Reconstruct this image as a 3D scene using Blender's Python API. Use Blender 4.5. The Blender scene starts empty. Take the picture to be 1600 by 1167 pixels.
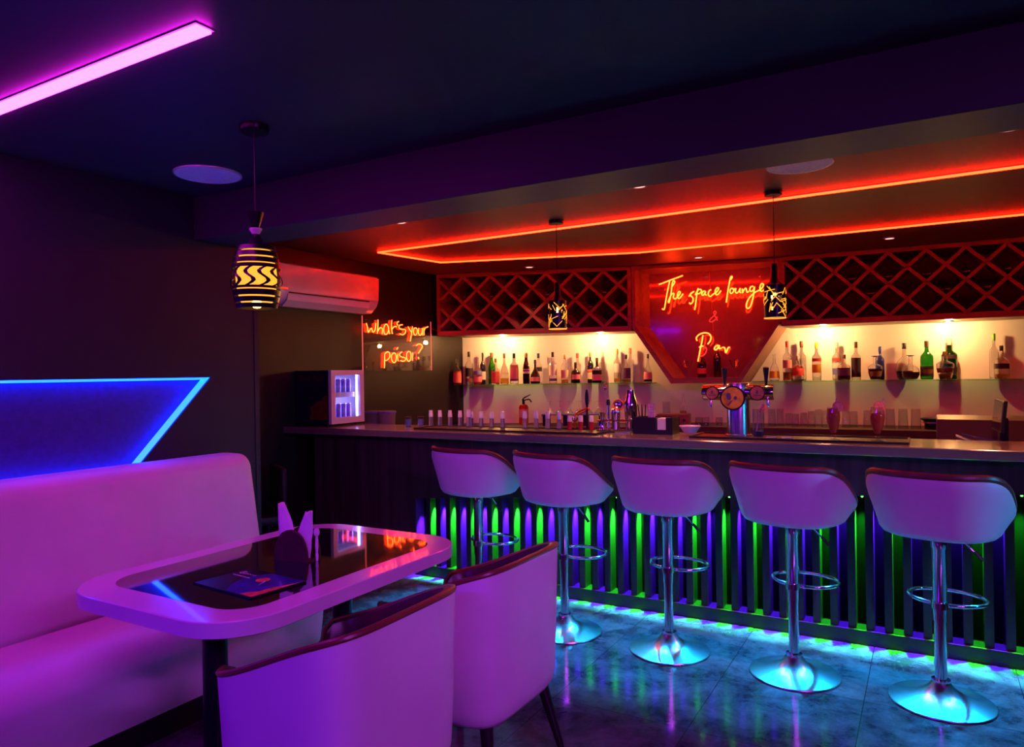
import bpy, bmesh, math, random
from mathutils import Vector, Matrix
random.seed(7)
S = bpy.context.scene
COL = S.collection
PI = math.pi
R = math.radians

# ---------------------------------------------------------------- camera
FPX, YAW, ROLL, CAMH = 1121.0, R(30.1), R(0.917), 1.42
cam = bpy.data.cameras.new('camera'); camo = bpy.data.objects.new('camera', cam); COL.objects.link(camo)
cam.sensor_width = 36.0; cam.lens = FPX / 1600 * 36.0; cam.clip_start = 0.02; cam.clip_end = 60
camo.matrix_world = Matrix.Translation((0, 0, CAMH)) @ Matrix.Rotation(YAW, 4, 'Z') @ Matrix.Rotation(PI / 2, 4, 'X') @ Matrix.Rotation(-ROLL, 4, 'Z')
S.camera = camo
# ---------------------------------------------------------------- exposure and world
S.view_settings.view_transform = 'Standard'; S.view_settings.look = 'None'
S.view_settings.exposure = 0.0; S.view_settings.gamma = 1.0; S.view_settings.use_curve_mapping = False
W = bpy.data.worlds.new('world'); S.world = W; W.use_nodes = True
W.node_tree.nodes['Background'].inputs[0].default_value = (0.010, 0.004, 0.03, 1)
W.node_tree.nodes['Background'].inputs[1].default_value = 0.12
# ---------------------------------------------------------------- unseen coloured lights (behind and beside the camera)
def lamp(name, kind, loc, target, power, col, size=0.5, size_y=None, spot=60, blend=0.5):
    l = bpy.data.lights.new(name, kind); l.energy = power; l.color = col
    if kind == 'AREA':
        l.size = size
        if size_y: l.shape = 'RECTANGLE'; l.size_y = size_y
    elif kind == 'SPOT':
        l.spot_size = R(spot); l.spot_blend = blend; l.shadow_soft_size = size
    else:
        l.shadow_soft_size = size
    o = bpy.data.objects.new(name, l); COL.objects.link(o); o.location = loc
    if target is not None:
        o.rotation_euler = (Vector(target) - Vector(loc)).to_track_quat('-Z', 'Y').to_euler()
    return o
l_ = lamp('unseen_mauve_light', 'AREA', (1.75, 0.3, 2.25), (-1.2, 2.4, 0.55), 14, (0.58, 0.065, 1.0), 1.4, 0.12); l_.data.spread = R(76)  # unseen area light placed to turn chair and stool backs mauve, no strip
l_ = lamp('unseen_violet_light', 'AREA', (-1.8, -1.4, 2.3), (-1.7, 1.2, 0.3), 10, (0.22, 0.0, 1.0), 1.4, 0.12); l_.data.spread = R(76)  # unseen area light placed to turn near-side faces violet, no strip
lamp('added_violet_fill', 'POINT', (0.4, -1.8, 0.9), None, 3.5, (0.22, 0.05, 1.0), 0.25)  # added fill with no fixture, brightens the ceilings
for cx_ in (-2.62, -2.04, -1.45, -0.86, -0.26, 0.33, 0.95):
    lamp('counter_nose_lamp', 'SPOT', (cx_, 4.0, 0.965), (cx_ + 0.01, 3.52, 0), 165, (0.0, 0.36, 1.0), 0.02, spot=56, blend=0.7)
lamp('side_cyan', 'SPOT', (1.9, 3.2, 1.3), (-1.2, 3.55, 0.75), 60, (0.0, 0.40, 1.0), 0.06, spot=44, blend=0.8)

# ---------------------------------------------------------------- photograph frame (1600 x 1167) to world
_F = (-math.sin(YAW), math.cos(YAW)); _R = (math.cos(YAW), math.sin(YAW))
def at(px, py, x=None, y=None, z=None, line=None):
    dx, dy = px - 800, 583.5 - py
    u = dx * math.cos(ROLL) + dy * math.sin(ROLL); v = -dx * math.sin(ROLL) + dy * math.cos(ROLL)
    d = (_F[0] + _R[0] * u / FPX, _F[1] + _R[1] * u / FPX, v / FPX)
    if x is not None: t = x / d[0]
    elif y is not None: t = y / d[1]
    elif z is not None: t = (z - CAMH) / d[2]
    else:
        (x0, y0), (x1, y1) = line; nx, ny = -(y1 - y0), (x1 - x0)
        t = (nx * x0 + ny * y0) / (nx * d[0] + ny * d[1])
    return Vector((t * d[0], t * d[1], CAMH + t * d[2]))
def off(l, d):
    (x0, y0), (x1, y1) = l; L = math.hypot(x1 - x0, y1 - y0); nx, ny = -(y1 - y0) / L, (x1 - x0) / L
    return ((x0 + nx * d, y0 + ny * d), (x1 + nx * d, y1 + ny * d))
def meet(l, m):
    (x1, y1), (x2, y2) = l; (x3, y3), (x4, y4) = m
    den = (x1 - x2) * (y3 - y4) - (y1 - y2) * (x3 - x4)
    a = x1 * y2 - y1 * x2; b = x3 * y4 - y3 * x4
    return ((a * (x3 - x4) - (x1 - x2) * b) / den, (a * (y3 - y4) - (y1 - y2) * b) / den)

# ---------------------------------------------------------------- materials
def P(name, col, rough=0.5, metal=0.0, var=0.12, scale=8.0, coat=0.0, emit=None, power=0.0, trans=0.0, ior=1.45, stretch=None, spec=0.5, bump=0.0):
    m = bpy.data.materials.new(name); m.use_nodes = True
    nt = m.node_tree; b = nt.nodes['Principled BSDF']
    b.inputs['Roughness'].default_value = rough; b.inputs['Metallic'].default_value = metal
    b.inputs['Coat Weight'].default_value = coat; b.inputs['Coat Roughness'].default_value = 0.04
    b.inputs['Transmission Weight'].default_value = trans; b.inputs['IOR'].default_value = ior
    b.inputs['Specular IOR Level'].default_value = spec
    tc = nt.nodes.new('ShaderNodeTexCoord'); n = nt.nodes.new('ShaderNodeTexNoise')
    n.inputs['Scale'].default_value = scale; n.inputs['Detail'].default_value = 4
    if stretch:
        mp = nt.nodes.new('ShaderNodeMapping'); mp.inputs['Scale'].default_value = stretch
        nt.links.new(tc.outputs['Object'], mp.inputs['Vector']); nt.links.new(mp.outputs['Vector'], n.inputs['Vector'])
    else:
        nt.links.new(tc.outputs['Object'], n.inputs['Vector'])
    r = nt.nodes.new('ShaderNodeValToRGB')
    lo = [max(0, c * (1 - var)) for c in col]; hi = [min(1, c * (1 + var)) for c in col]
    r.color_ramp.elements[0].color = (*lo, 1); r.color_ramp.elements[1].color = (*hi, 1)
    r.color_ramp.elements[0].position = 0.3; r.color_ramp.elements[1].position = 0.7
    nt.links.new(n.outputs['Fac'], r.inputs['Fac']); nt.links.new(r.outputs['Color'], b.inputs['Base Color'])
    if bump:
        bp = nt.nodes.new('ShaderNodeBump'); bp.inputs['Strength'].default_value = bump; bp.inputs['Distance'].default_value = 0.01
        nt.links.new(n.outputs['Fac'], bp.inputs['Height']); nt.links.new(bp.outputs['Normal'], b.inputs['Normal'])
    if emit:
        b.inputs['Emission Color'].default_value = (*emit, 1); b.inputs['Emission Strength'].default_value = power
    return m
def EM(name, col, power): return P(name, (0.4, 0.4, 0.4), 0.5, emit=col, power=power)
def GL(name, col=(1, 1, 1), rough=0.02, ior=1.45): return P(name, col, rough, trans=1.0, ior=ior, var=0.02)

def TG(name, tint=(0.96, 0.97, 0.97), ior=1.45, rough=0.02):
    """thin sheet glass: clear straight through, mirror-like at grazing angles"""
    m = bpy.data.materials.new(name); m.use_nodes = True; nt = m.node_tree; nt.nodes.clear(); N = nt.nodes.new
    out = N('ShaderNodeOutputMaterial'); mx = N('ShaderNodeMixShader'); tr = N('ShaderNodeBsdfTransparent'); gl = N('ShaderNodeBsdfGlossy'); lw = N('ShaderNodeLayerWeight'); pw = N('ShaderNodeMath'); fr = N('ShaderNodeMath')
    tr.inputs['Color'].default_value = (*tint, 1); gl.inputs['Roughness'].default_value = rough; pw.operation = 'POWER'; pw.inputs[1].default_value = 3.2; fr.operation = 'MULTIPLY_ADD'; fr.inputs[1].default_value = 0.85; fr.inputs[2].default_value = 1.5 * ((ior - 1) / (ior + 1)) ** 2
    nt.links.new(lw.outputs['Facing'], pw.inputs[0]); nt.links.new(pw.outputs[0], fr.inputs[0])
    nt.links.new(fr.outputs[0], mx.inputs[0]); nt.links.new(tr.outputs[0], mx.inputs[1]); nt.links.new(gl.outputs[0], mx.inputs[2]); nt.links.new(mx.outputs[0], out.inputs[0])
    return m

M = {}
M['wall'] = P('dark_wall_paint', (0.013, 0.010, 0.026), 0.55, scale=3)
M['wall_bar'] = P('charcoal_wall_paint', (0.018, 0.010, 0.012), 0.45, scale=3, spec=0.3)
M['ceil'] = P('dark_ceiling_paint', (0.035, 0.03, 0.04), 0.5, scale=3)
M['ceilbar'] = P('bar_ceiling_paint', (0.17, 0.062, 0.055), 0.42, scale=3)  # red of the strip light worked into this base colour
M['beam'] = P('beam_paint', (0.036, 0.03, 0.042), 0.55, scale=3)
M['splash'] = P('white_gloss_splashback', (0.78, 0.76, 0.74), 0.25, var=0.02, coat=0.1)
M['niche'] = P('niche_board', (0.045, 0.026, 0.15), 0.5, scale=40, var=0.15)
M['white'] = P('white_leather', (0.72, 0.69, 0.70), 0.42, scale=5, var=0.05, bump=0.03)
M['lining'] = P('dark_brown_leather', (0.055, 0.022, 0.018), 0.36, scale=20, var=0.2, bump=0.05)
M['piping'] = P('brown_rim_piping', (0.16, 0.05, 0.03), 0.35)
M['chrome'] = P('polished_chrome', (0.82, 0.84, 0.86), 0.11, metal=1.0, var=0.03)
M['brushed'] = P('brushed_steel', (0.60, 0.62, 0.66), 0.27, metal=1.0, var=0.05, stretch=(1, 1, 20))
M['black'] = P('black_plastic', (0.014, 0.013, 0.015), 0.35)
M['rubber'] = P('black_rubber', (0.012, 0.011, 0.012), 0.5, bump=0.2, scale=60)
M['blackwood'] = P('black_wood', (0.016, 0.012, 0.014), 0.35, stretch=(1, 1, 0.1), scale=20)
M['fascia'] = P('dark_wood_veneer', (0.050, 0.028, 0.032), 0.38, scale=26, var=0.45, stretch=(1, 1, 0.04))
M['slat'] = P('dark_slat_laminate', (0.028, 0.023, 0.028), 0.32, scale=20, var=0.2, stretch=(1, 1, 0.1))
M['counter'] = P('dark_wood_worktop', (0.21, 0.14, 0.13), 0.16, scale=18, var=0.3, stretch=(0.05, 1, 1), coat=0.2)
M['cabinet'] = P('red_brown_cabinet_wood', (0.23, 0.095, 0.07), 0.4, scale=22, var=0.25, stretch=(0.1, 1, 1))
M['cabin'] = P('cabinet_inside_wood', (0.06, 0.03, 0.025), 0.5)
M['laminate'] = P('white_table_laminate', (0.74, 0.70, 0.73), 0.17, var=0.03, coat=0.4)
M['inset'] = P('black_gloss_inset', (0.010, 0.007, 0.010), 0.035, scale=9, coat=1.0, bump=0.012, spec=0.8)
M['metal_dark'] = P('dark_powder_coated_metal', (0.02, 0.02, 0.024), 0.3, metal=0.6)
M['plastic_white'] = P('white_gloss_plastic', (0.74, 0.72, 0.72), 0.14, var=0.02, coat=0.3)
M['grille'] = P('white_speaker_grille', (0.88, 0.86, 0.88), 0.6, scale=60, var=0.1)
M['glass'] = GL('clear_glass'); M['glass_green'] = GL('green_glass', (0.12, 0.52, 0.10)); M['glass_amber'] = GL('amber_glass', (0.42, 0.13, 0.02))
M['glass_dark'] = P('dark_bottle_glass', (0.012, 0.012, 0.010), 0.06, coat=0.6); M['glass_blue'] = P('blue_bottle_glass', (0.02, 0.03, 0.22), 0.1, coat=0.6)
M['shelf_glass'] = TG('green_edged_shelf_glass', (0.72, 0.92, 0.82)); M['thin'] = TG('thin_drinking_glass', (0.93, 0.95, 0.95), 1.6)
M['acrylic'] = TG('clear_acrylic', (0.90, 0.88, 0.90), 1.49, 0.01)
M['mirror'] = P('smoked_mirror_glass', (0.20, 0.07, 0.14), 0.10, metal=0.12, var=0.1, bump=0.02, scale=5, coat=0.6)
M['paper'] = P('white_napkin_paper', (0.78, 0.75, 0.78), 0.8)
M['red'] = P('red_enamel', (0.60, 0.05, 0.02), 0.3)
M['em_red'] = EM('red_neon_strip', (1.0, 0.0080, 0.0012), 52)
M['em_neon'] = EM('neon_tube', (1.0, 0.032, 0.003), 28)
M['em_neon_dim'] = EM('dim_neon_tube', (1.0, 0.03, 0.02), 0.7)
M['em_edge'] = EM('lit_acrylic_edge', (1.0, 0.10, 0.08), 0.75)
M['em_purple'] = EM('magenta_strip_diffuser', (1.0, 0.0135, 0.95), 38)
M['em_cyan'] = EM('blue_led_strip', (0.0, 0.03, 1.0), 18)
M['em_warm'] = EM('warm_lamp', (1.0, 0.62, 0.22), 7.0)
M['em_bulb'] = EM('pendant_bulb', (1.0, 0.50, 0.10), 9.0)
M['em_amber'] = P('amber_lamp_diffuser', (0.06, 0.04, 0.02), 0.6, emit=(1.0, 0.30, 0.022), power=2.0)
M['em_down'] = EM('downlight_lens', (1.0, 0.42, 0.36), 2.0)
M['em_fridge'] = EM('fridge_light', (0.36, 0.28, 1.0), 40.0)
M['em_green'] = EM('green_led', (0.06, 1.0, 0.06), 14.0)
M['em_blue'] = EM('blue_led', (0.02, 0.10, 1.0), 16.0)

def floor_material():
    m = bpy.data.materials.new('mottled_tile'); m.use_nodes = True
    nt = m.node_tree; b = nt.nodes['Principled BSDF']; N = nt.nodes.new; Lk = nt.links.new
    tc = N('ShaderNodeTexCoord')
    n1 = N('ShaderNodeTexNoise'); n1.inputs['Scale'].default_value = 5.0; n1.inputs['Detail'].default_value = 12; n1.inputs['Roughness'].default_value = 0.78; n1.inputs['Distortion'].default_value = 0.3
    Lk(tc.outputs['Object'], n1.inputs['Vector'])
    r1 = N('ShaderNodeValToRGB'); r1.color_ramp.elements[0].position = 0.36; r1.color_ramp.elements[0].color = (0.022, 0.026, 0.03, 1)  # noise mottles the whole floor from dark to pale
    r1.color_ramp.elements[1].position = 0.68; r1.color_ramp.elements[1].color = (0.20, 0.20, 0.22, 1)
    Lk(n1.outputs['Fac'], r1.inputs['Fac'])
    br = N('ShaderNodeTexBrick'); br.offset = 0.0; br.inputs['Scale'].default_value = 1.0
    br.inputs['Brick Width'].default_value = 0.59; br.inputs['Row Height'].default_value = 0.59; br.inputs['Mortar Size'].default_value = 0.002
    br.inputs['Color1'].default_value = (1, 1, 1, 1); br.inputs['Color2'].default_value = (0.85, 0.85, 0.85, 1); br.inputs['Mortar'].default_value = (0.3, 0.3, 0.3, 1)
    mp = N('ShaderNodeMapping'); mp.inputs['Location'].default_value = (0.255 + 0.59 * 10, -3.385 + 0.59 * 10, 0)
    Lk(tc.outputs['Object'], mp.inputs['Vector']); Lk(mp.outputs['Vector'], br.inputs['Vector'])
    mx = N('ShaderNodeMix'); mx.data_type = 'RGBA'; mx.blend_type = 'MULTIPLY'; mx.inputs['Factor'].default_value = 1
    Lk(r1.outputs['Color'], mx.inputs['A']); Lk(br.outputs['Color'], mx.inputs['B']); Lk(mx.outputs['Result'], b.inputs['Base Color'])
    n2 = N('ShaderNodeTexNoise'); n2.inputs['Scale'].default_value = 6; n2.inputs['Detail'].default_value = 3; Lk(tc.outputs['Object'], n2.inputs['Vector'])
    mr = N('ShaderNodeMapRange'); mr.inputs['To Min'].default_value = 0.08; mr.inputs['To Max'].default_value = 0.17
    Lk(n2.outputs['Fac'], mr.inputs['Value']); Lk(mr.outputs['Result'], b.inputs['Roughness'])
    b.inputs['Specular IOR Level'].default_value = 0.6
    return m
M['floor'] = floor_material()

# ---------------------------------------------------------------- mesh helpers
def B(): return bmesh.new()
def obj(name, bm, mat, parent=None, smooth=False, loc=None, ang=42):
    bmesh.ops.recalc_face_normals(bm, faces=bm.faces)
    me = bpy.data.meshes.new(name); bm.to_mesh(me); bm.free()
    if smooth:
        for p in me.polygons: p.use_smooth = True
        try: me.set_sharp_from_angle(angle=R(ang))
        except Exception: pass
    mats = mat if isinstance(mat, (list, tuple)) else [mat]
    for m in mats: me.materials.append(m)
    o = bpy.data.objects.new(name, me); COL.objects.link(o)
    if parent: o.parent = parent
    if loc is not None: o.location = loc
    return o
def tag(o, label, cat, group=None, kind=None):
    o['label'] = label; o['category'] = cat
    if group: o['group'] = group
    if kind: o['kind'] = kind
    return o
def thing(name, label, cat, loc=(0, 0, 0), rz=0.0, group=None):
    o = bpy.data.objects.new(name, None); COL.objects.link(o); o.empty_display_size = 0.05
    o.location = loc; o.rotation_euler = (0, 0, rz)
    return tag(o, label, cat, group)
def struct(name, bm, mat, smooth=False, parent=None):
    o = obj(name, bm, mat, parent, smooth)
    if parent is None: o['kind'] = 'structure'
    return o
def copy_tree(o, parent=None):
    c = o.copy(); COL.objects.link(c)
    if parent: c.parent = parent
    for ch in list(o.children): copy_tree(ch, c)
    return c
def box(bm, lo, hi, bevel=0.0, mat=None, seg=2, index=0):
    lo, hi = Vector(lo), Vector(hi)
    r = bmesh.ops.create_cube(bm, size=1.0); vs = r['verts']
    for v in vs: v.co = Vector([(lo[i] + hi[i]) / 2 + v.co[i] * (hi[i] - lo[i]) for i in range(3)])
    fs = list({f for v in vs for f in v.link_faces})
    if bevel:
        es = list({e for v in vs for e in v.link_edges})
        rr = bmesh.ops.bevel(bm, geom=es, offset=bevel, segments=seg, affect='EDGES', profile=0.5)
        vs = list({v for f in rr['faces'] for v in f.verts} | {v for v in vs if v.is_valid})
        fs = list({f for v in vs for f in v.link_faces})
    if index:
        for f in fs: f.material_index = index
    if mat is not None:
        for v in vs: v.co = mat @ v.co
    return vs
def lathe(bm, prof, seg=24, loc=(0, 0, 0), mat=None, sq=None, sx=1.0, sy=1.0, index=0):
    """revolve (radius, z) pairs; sq = superellipse exponent for squarish cross-sections"""
    rings = []; new = []
    for r, z in prof:
        ring = []
        if r < 1e-6:
            v = bm.verts.new((loc[0], loc[1], loc[2] + z)); ring = [v]; new.append(v)
        else:
            for i in range(seg):
                a = 2 * PI * i / seg; c, s = math.cos(a), math.sin(a)
                k = 1.0
                if sq: k = (abs(c) ** sq + abs(s) ** sq) ** (-1.0 / sq)
                v = bm.verts.new((loc[0] + r * k * c * sx, loc[1] + r * k * s * sy, loc[2] + z)); ring.append(v); new.append(v)
        rings.append(ring)
    for a, b in zip(rings, rings[1:]):
        if len(a) == 1 and len(b) == 1: continue
        for i in range(seg):
            j = (i + 1) % seg
            if len(a) == 1: f = bm.faces.new((a[0], b[i], b[j]))
            elif len(b) == 1: f = bm.faces.new((a[i], a[j], b[0]))
            else: f = bm.faces.new((a[i], a[j], b[j], b[i]))
            f.material_index = index
    if mat is not None:
        for v in new: v.co = mat @ v.co
    return new
def tube(bm, pts, rad, seg=8, closed=False, caps=True, rads=None):
    pts = [Vector(p) for p in pts]; n = len(pts); rings = []
    prev = None
    for i, p in enumerate(pts):
        if closed: t = pts[(i + 1) % n] - pts[i - 1]
        else: t = pts[min(i + 1, n - 1)] - pts[max(i - 1, 0)]
        if t.length < 1e-9: t = Vector((0, 0, 1))
        t.normalize()
        if prev is None:
            ref = Vector((0, 0, 1)) if abs(t.z) < 0.9 else Vector((1, 0, 0))
            u = t.cross(ref).normalized()
        else:
            u = prev - t * prev.dot(t)
            u = u.normalized() if u.length > 1e-6 else t.orthogonal().normalized()
        prev = u; w = t.cross(u); rr = rads[i] if rads else rad
        rings.append([bm.verts.new(p + (u * math.cos(2 * PI * k / seg) + w * math.sin(2 * PI * k / seg)) * rr) for k in range(seg)])
    m = n if closed else n - 1
    for i in range(m):
        a, b = rings[i], rings[(i + 1) % n]
        for k in range(seg):
            j = (k + 1) % seg; bm.faces.new((a[k], a[j], b[j], b[k]))
    if caps and not closed:
        bm.faces.new(rings[0][::-1]); bm.faces.new(rings[-1])
def smooth_pts(pts, sub=4):
    """Catmull-Rom through the points"""
    pts = [Vector(p) for p in pts]
    if len(pts) < 3: return pts
    out = []
    for i in range(len(pts) - 1):
        p0, p1, p2, p3 = pts[max(i - 1, 0)], pts[i], pts[i + 1], pts[min(i + 2, len(pts) - 1)]
        for s in range(sub):
            t = s / sub
            out.append(0.5 * ((2 * p1) + (p2 - p0) * t + (2 * p0 - 5 * p1 + 4 * p2 - p3) * t * t + (3 * p1 - p0 - 3 * p2 + p3) * t ** 3))
    out.append(pts[-1]); return out
def prism(bm, poly, ext, index=0):
    """poly: list of 3D points of a flat polygon; ext: extrusion vector"""
    ext = Vector(ext)
    a = [bm.verts.new(Vector(p)) for p in poly]; b = [bm.verts.new(Vector(p) + ext) for p in poly]
    n = len(a); fs = [bm.faces.new(a[::-1]), bm.faces.new(b)]
    for i in range(n):
        j = (i + 1) % n; fs.append(bm.faces.new((a[i], a[j], b[j], b[i])))
    for f in fs: f.material_index = index
    return a + b
def rrect(x0, y0, x1, y1, r, n=8):
    out = []
    for cx, cy, a0 in ((x1 - r, y1 - r, 0), (x0 + r, y1 - r, 90), (x0 + r, y0 + r, 180), (x1 - r, y0 + r, 270)):
        for k in range(n + 1):
            a = R(a0 + 90 * k / n); out.append((cx + r * math.cos(a), cy + r * math.sin(a)))
    return out
def sstep(a, b, x):
    t = max(0.0, min(1.0, (x - a) / (b - a))); return t * t * (3 - 2 * t)
def text_bm(s, size, mat4, extrude=0.001):
    c = bpy.data.curves.new('lettering', 'FONT'); c.body = s; c.size = size; c.extrude = extrude; c.align_x = 'CENTER'; c.align_y = 'CENTER'; c.resolution_u = 3
    o = bpy.data.objects.new('lettering', c); COL.objects.link(o)
    dg = bpy.context.evaluated_depsgraph_get(); me = bpy.data.meshes.new_from_object(o.evaluated_get(dg))
    bm = B(); bm.from_mesh(me); bm.transform(mat4)
    bpy.data.objects.remove(o); bpy.data.curves.remove(c); bpy.data.meshes.remove(me)
    return bm

# ---------------------------------------------------------------- the room
XW, X2, H, HC = -3.40, -4.40, 2.389, 2.45
FL = ((-4.344, 5.978), (-2.489, 6.641)); FR = ((-1.156, 6.923), (0.659, 7.03)); FM = (FL[1], FR[0])
DW = 0.53
WLn, WRn = off(FL, DW), off(FR, DW)
Wa = meet(WLn, ((X2, 0), (X2, 1))); Wb = meet(WLn, WRn); Wc = meet(WRn, ((2.2, 0), (2.2, 1)))

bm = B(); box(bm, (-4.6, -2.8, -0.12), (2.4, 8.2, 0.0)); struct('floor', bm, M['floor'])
bm = B(); box(bm, (-4.6, -2.8, H), (2.4, 2.5, H + 0.3)); struct('ceiling', bm, M['ceil'])
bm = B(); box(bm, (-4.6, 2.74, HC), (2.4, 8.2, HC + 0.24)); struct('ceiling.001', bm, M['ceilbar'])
bm = B(); box(bm, (XW, 2.48, 2.161), (2.3, 2.76, 2.6), 0.004, seg=1); struct('beam', bm, M['beam'])
# left wall: board behind, cladding in front with a trapezoid niche
bm = B(); box(bm, (-4.6, -2.8, 0), (XW - 0.06, 2.87, 2.45))
NI = [(-0.75, 1.425), (2.574, 1.425), (2.13, 0.965), (-0.30, 0.965)]      # (Y, z) of the niche opening
struct('wall_left', bm, [M['niche']])
bm = B()
outer = [(-2.8, H), (2.87, H), (2.87, 0), (-2.8, 0)]
for i in range(4):
    j = (i + 1) % 4
    prism(bm, [(XW - 0.06, *outer[i]), (XW - 0.06, *outer[j]), (XW - 0.06, *NI[j]), (XW - 0.06, *NI[i])], (0.06, 0, 0))
bmesh.ops.remove_doubles(bm, verts=bm.verts, dist=1e-5)
struct('trim_1', bm, M['wall'])
bm = B(); box(bm, (-4.6, 2.87, 0), (X2, 8.2, 2.5)); struct('wall_left.001', bm, M['wall_bar'])
bm = B(); box(bm, (X2, 2.868, 0), (XW + 0.004, 2.90, 2.44)); struct('wall_left.002', bm, M['wall'])
bm = B(); prism(bm, [(*Wa, 0), (*Wb, 0), (*Wc, 0), (Wc[0], Wc[1] + 0.15, 0), (Wb[0], Wb[1] + 0.15, 0), (Wa[0], Wa[1] + 0.15, 0)], (0, 0, 2.5))
struct('wall_back', bm, M['splash'])
bm = B(); box(bm, (2.2, -2.8, 0), (2.4, 8.2, 2.6)); struct('wall_right', bm, M['wall'])
bm = B(); box(bm, (-4.6, -3.0, 0), (2.4, -2.8, 2.6)); struct('wall_front', bm, M['wall'])

# blue LED strip inside the niche
def niche_strip():
    t = thing('led_strip', 'glowing blue light strip edging the slanted wall niche above the sofa', 'led strip', (XW - 0.03, 1.0, 1.2))
    o = Vector((XW - 0.03, 1.0, 1.2)); c = (0.9, 1.17)
    for a, b, nm in ((NI[0], NI[1], 'strip_run'), (NI[1], NI[2], 'strip_run'), (NI[2], NI[3], 'strip_run')):
        d = Vector((b[0] - a[0], b[1] - a[1])).normalized(); n = Vector((-d.y, d.x))
        if n.dot(Vector((c[0] - a[0], c[1] - a[1]))) < 0: n = -n
        bm = B(); q = [(XW - 0.052, *a), (XW - 0.052, *b), (XW - 0.052, b[0] + n.x * 0.012, b[1] + n.y * 0.012), (XW - 0.052, a[0] + n.x * 0.012, a[1] + n.y * 0.012)]
        prism(bm, [Vector(p) - o for p in q], (0.04, 0, 0)); obj(nm, bm, M['em_cyan'], t)
niche_strip()

# ---------------------------------------------------------------- bar counter
ZC = 1.03
def zlow(x): return 0.54 + (x + 3.181) * (0.811 - 0.54) / (0.348 + 3.181)
XB0, XB1, XS0 = -4.17, 2.0, -3.181
PIT = 0.085; GX0 = -0.315
M['backboard'] = P('matt_black_board', (0.0014, 0.0014, 0.0016), 0.8, spec=0.0)
bar = thing('bar_counter', 'long dark wooden bar front with lit green and blue vertical slats', 'bar', (-1.1, 4.3, 0))
ob = Vector((-1.1, 4.3, 0))
bm = B(); box(bm, (XB0 + 0.02, 4.20, 0), (XB1, 4.45, 0.98)); bm.transform(Matrix.Translation(-ob)); obj('body', bm, M['blackwood'], bar)
bm = B(); prism(bm, [Vector(p) - ob for p in ((XB0, 4.085, 0.0), (XS0, 4.085, 0.0), (XS0, 4.085, zlow(XS0)), (XB1, 4.085, zlow(XB1)), (XB1, 4.085, 0.98), (XB0, 4.085, 0.98))], (0, 0.10, 0))
obj('fascia_panel', bm, M['fascia'], bar)
bm = B(); box(bm, (XS0, 4.075, 0), (XB1, 4.18, 0.075), 0.003, seg=1); bm.transform(Matrix.Translation(-ob)); obj('plinth', bm, M['blackwood'], bar)
bm = B(); box(bm, (XS0, 4.184, 0.07), (XB1, 4.20, 0.95)); bm.transform(Matrix.Translation(-ob)); obj('back_panel', bm, M['backboard'], bar)
bm = B(); K0, K1 = -33, 18
for k in range(K0, K1):
    xl = GX0 + PIT * (k + 0.5) - 0.019
    if xl < XS0: continue
    prism(bm, [Vector(p) - ob for p in ((xl, 4.095, 0.074), (xl + 0.038, 4.095, 0.074), (xl + 0.038, 4.095, zlow(xl + 0.038)), (xl, 4.095, zlow(xl)))], (0, 0.0895, 0))
obj('slat_panel', bm, M['slat'], bar)
for k in range(K0, 15):
    x = GX0 + PIT * k
    if x < XS0 + 0.02: continue
    z = zlow(x) - 0.004
    g = k % 2 == 0
    bm = B(); lathe(bm, [(0, 0.0), (0.006, 0.0), (0.006, -0.004), (0.004, -0.007), (0, -0.008)], 12)
    obj('green_led' if g else 'blue_led', bm, M['em_green'] if g else M['em_blue'], bar, True, Vector((x + 0.010, 4.135, z)) - ob)
    lamp('slat_spot', 'SPOT', (x + 0.014, 4.140, z - 0.014), (x - 0.045, 4.140 + 0.04, 0), 420 if g else 560, (0.02, 1.0, 0.03) if g else (0.07, 0.01, 1.0), 0.006, spot=50, blend=1.0)
bm = B(); box(bm, (X2 + 0.002, 3.98, 0.98), (2.1, 4.48, ZC), 0.004, seg=1); bm.transform(Matrix.Translation((1.1, -4.23, -0.98)))
tag(obj('countertop', bm, M['counter'], None, False, (-1.1, 4.23, 0.98)), 'dark wood-grain bar worktop running the length of the bar', 'countertop')

# back counter under the glass shelves
BCZ = 0.885
bcF = off(FL, -0.08), off(FR, -0.08)
bi = meet(bcF[0], bcF[1]); a0 = meet(bcF[0], ((X2, 0), (X2, 1))); c0 = meet(bcF[1], ((2.19, 0), (2.19, 1)))
bm = B(); e_ = 0.004; prism(bm, [(a0[0] + e_, a0[1], 0), (*bi, 0), (c0[0] - e_, c0[1], 0), (Wc[0] - 0.02, Wc[1] - e_, 0), (Wb[0], Wb[1] - e_, 0), (Wa[0] + e_, Wa[1] - e_, 0)], (0, 0, BCZ)); tag(obj('back_counter', bm, M['cabin']), 'low back counter along the white splashback behind the bar', 'counter')

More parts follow.
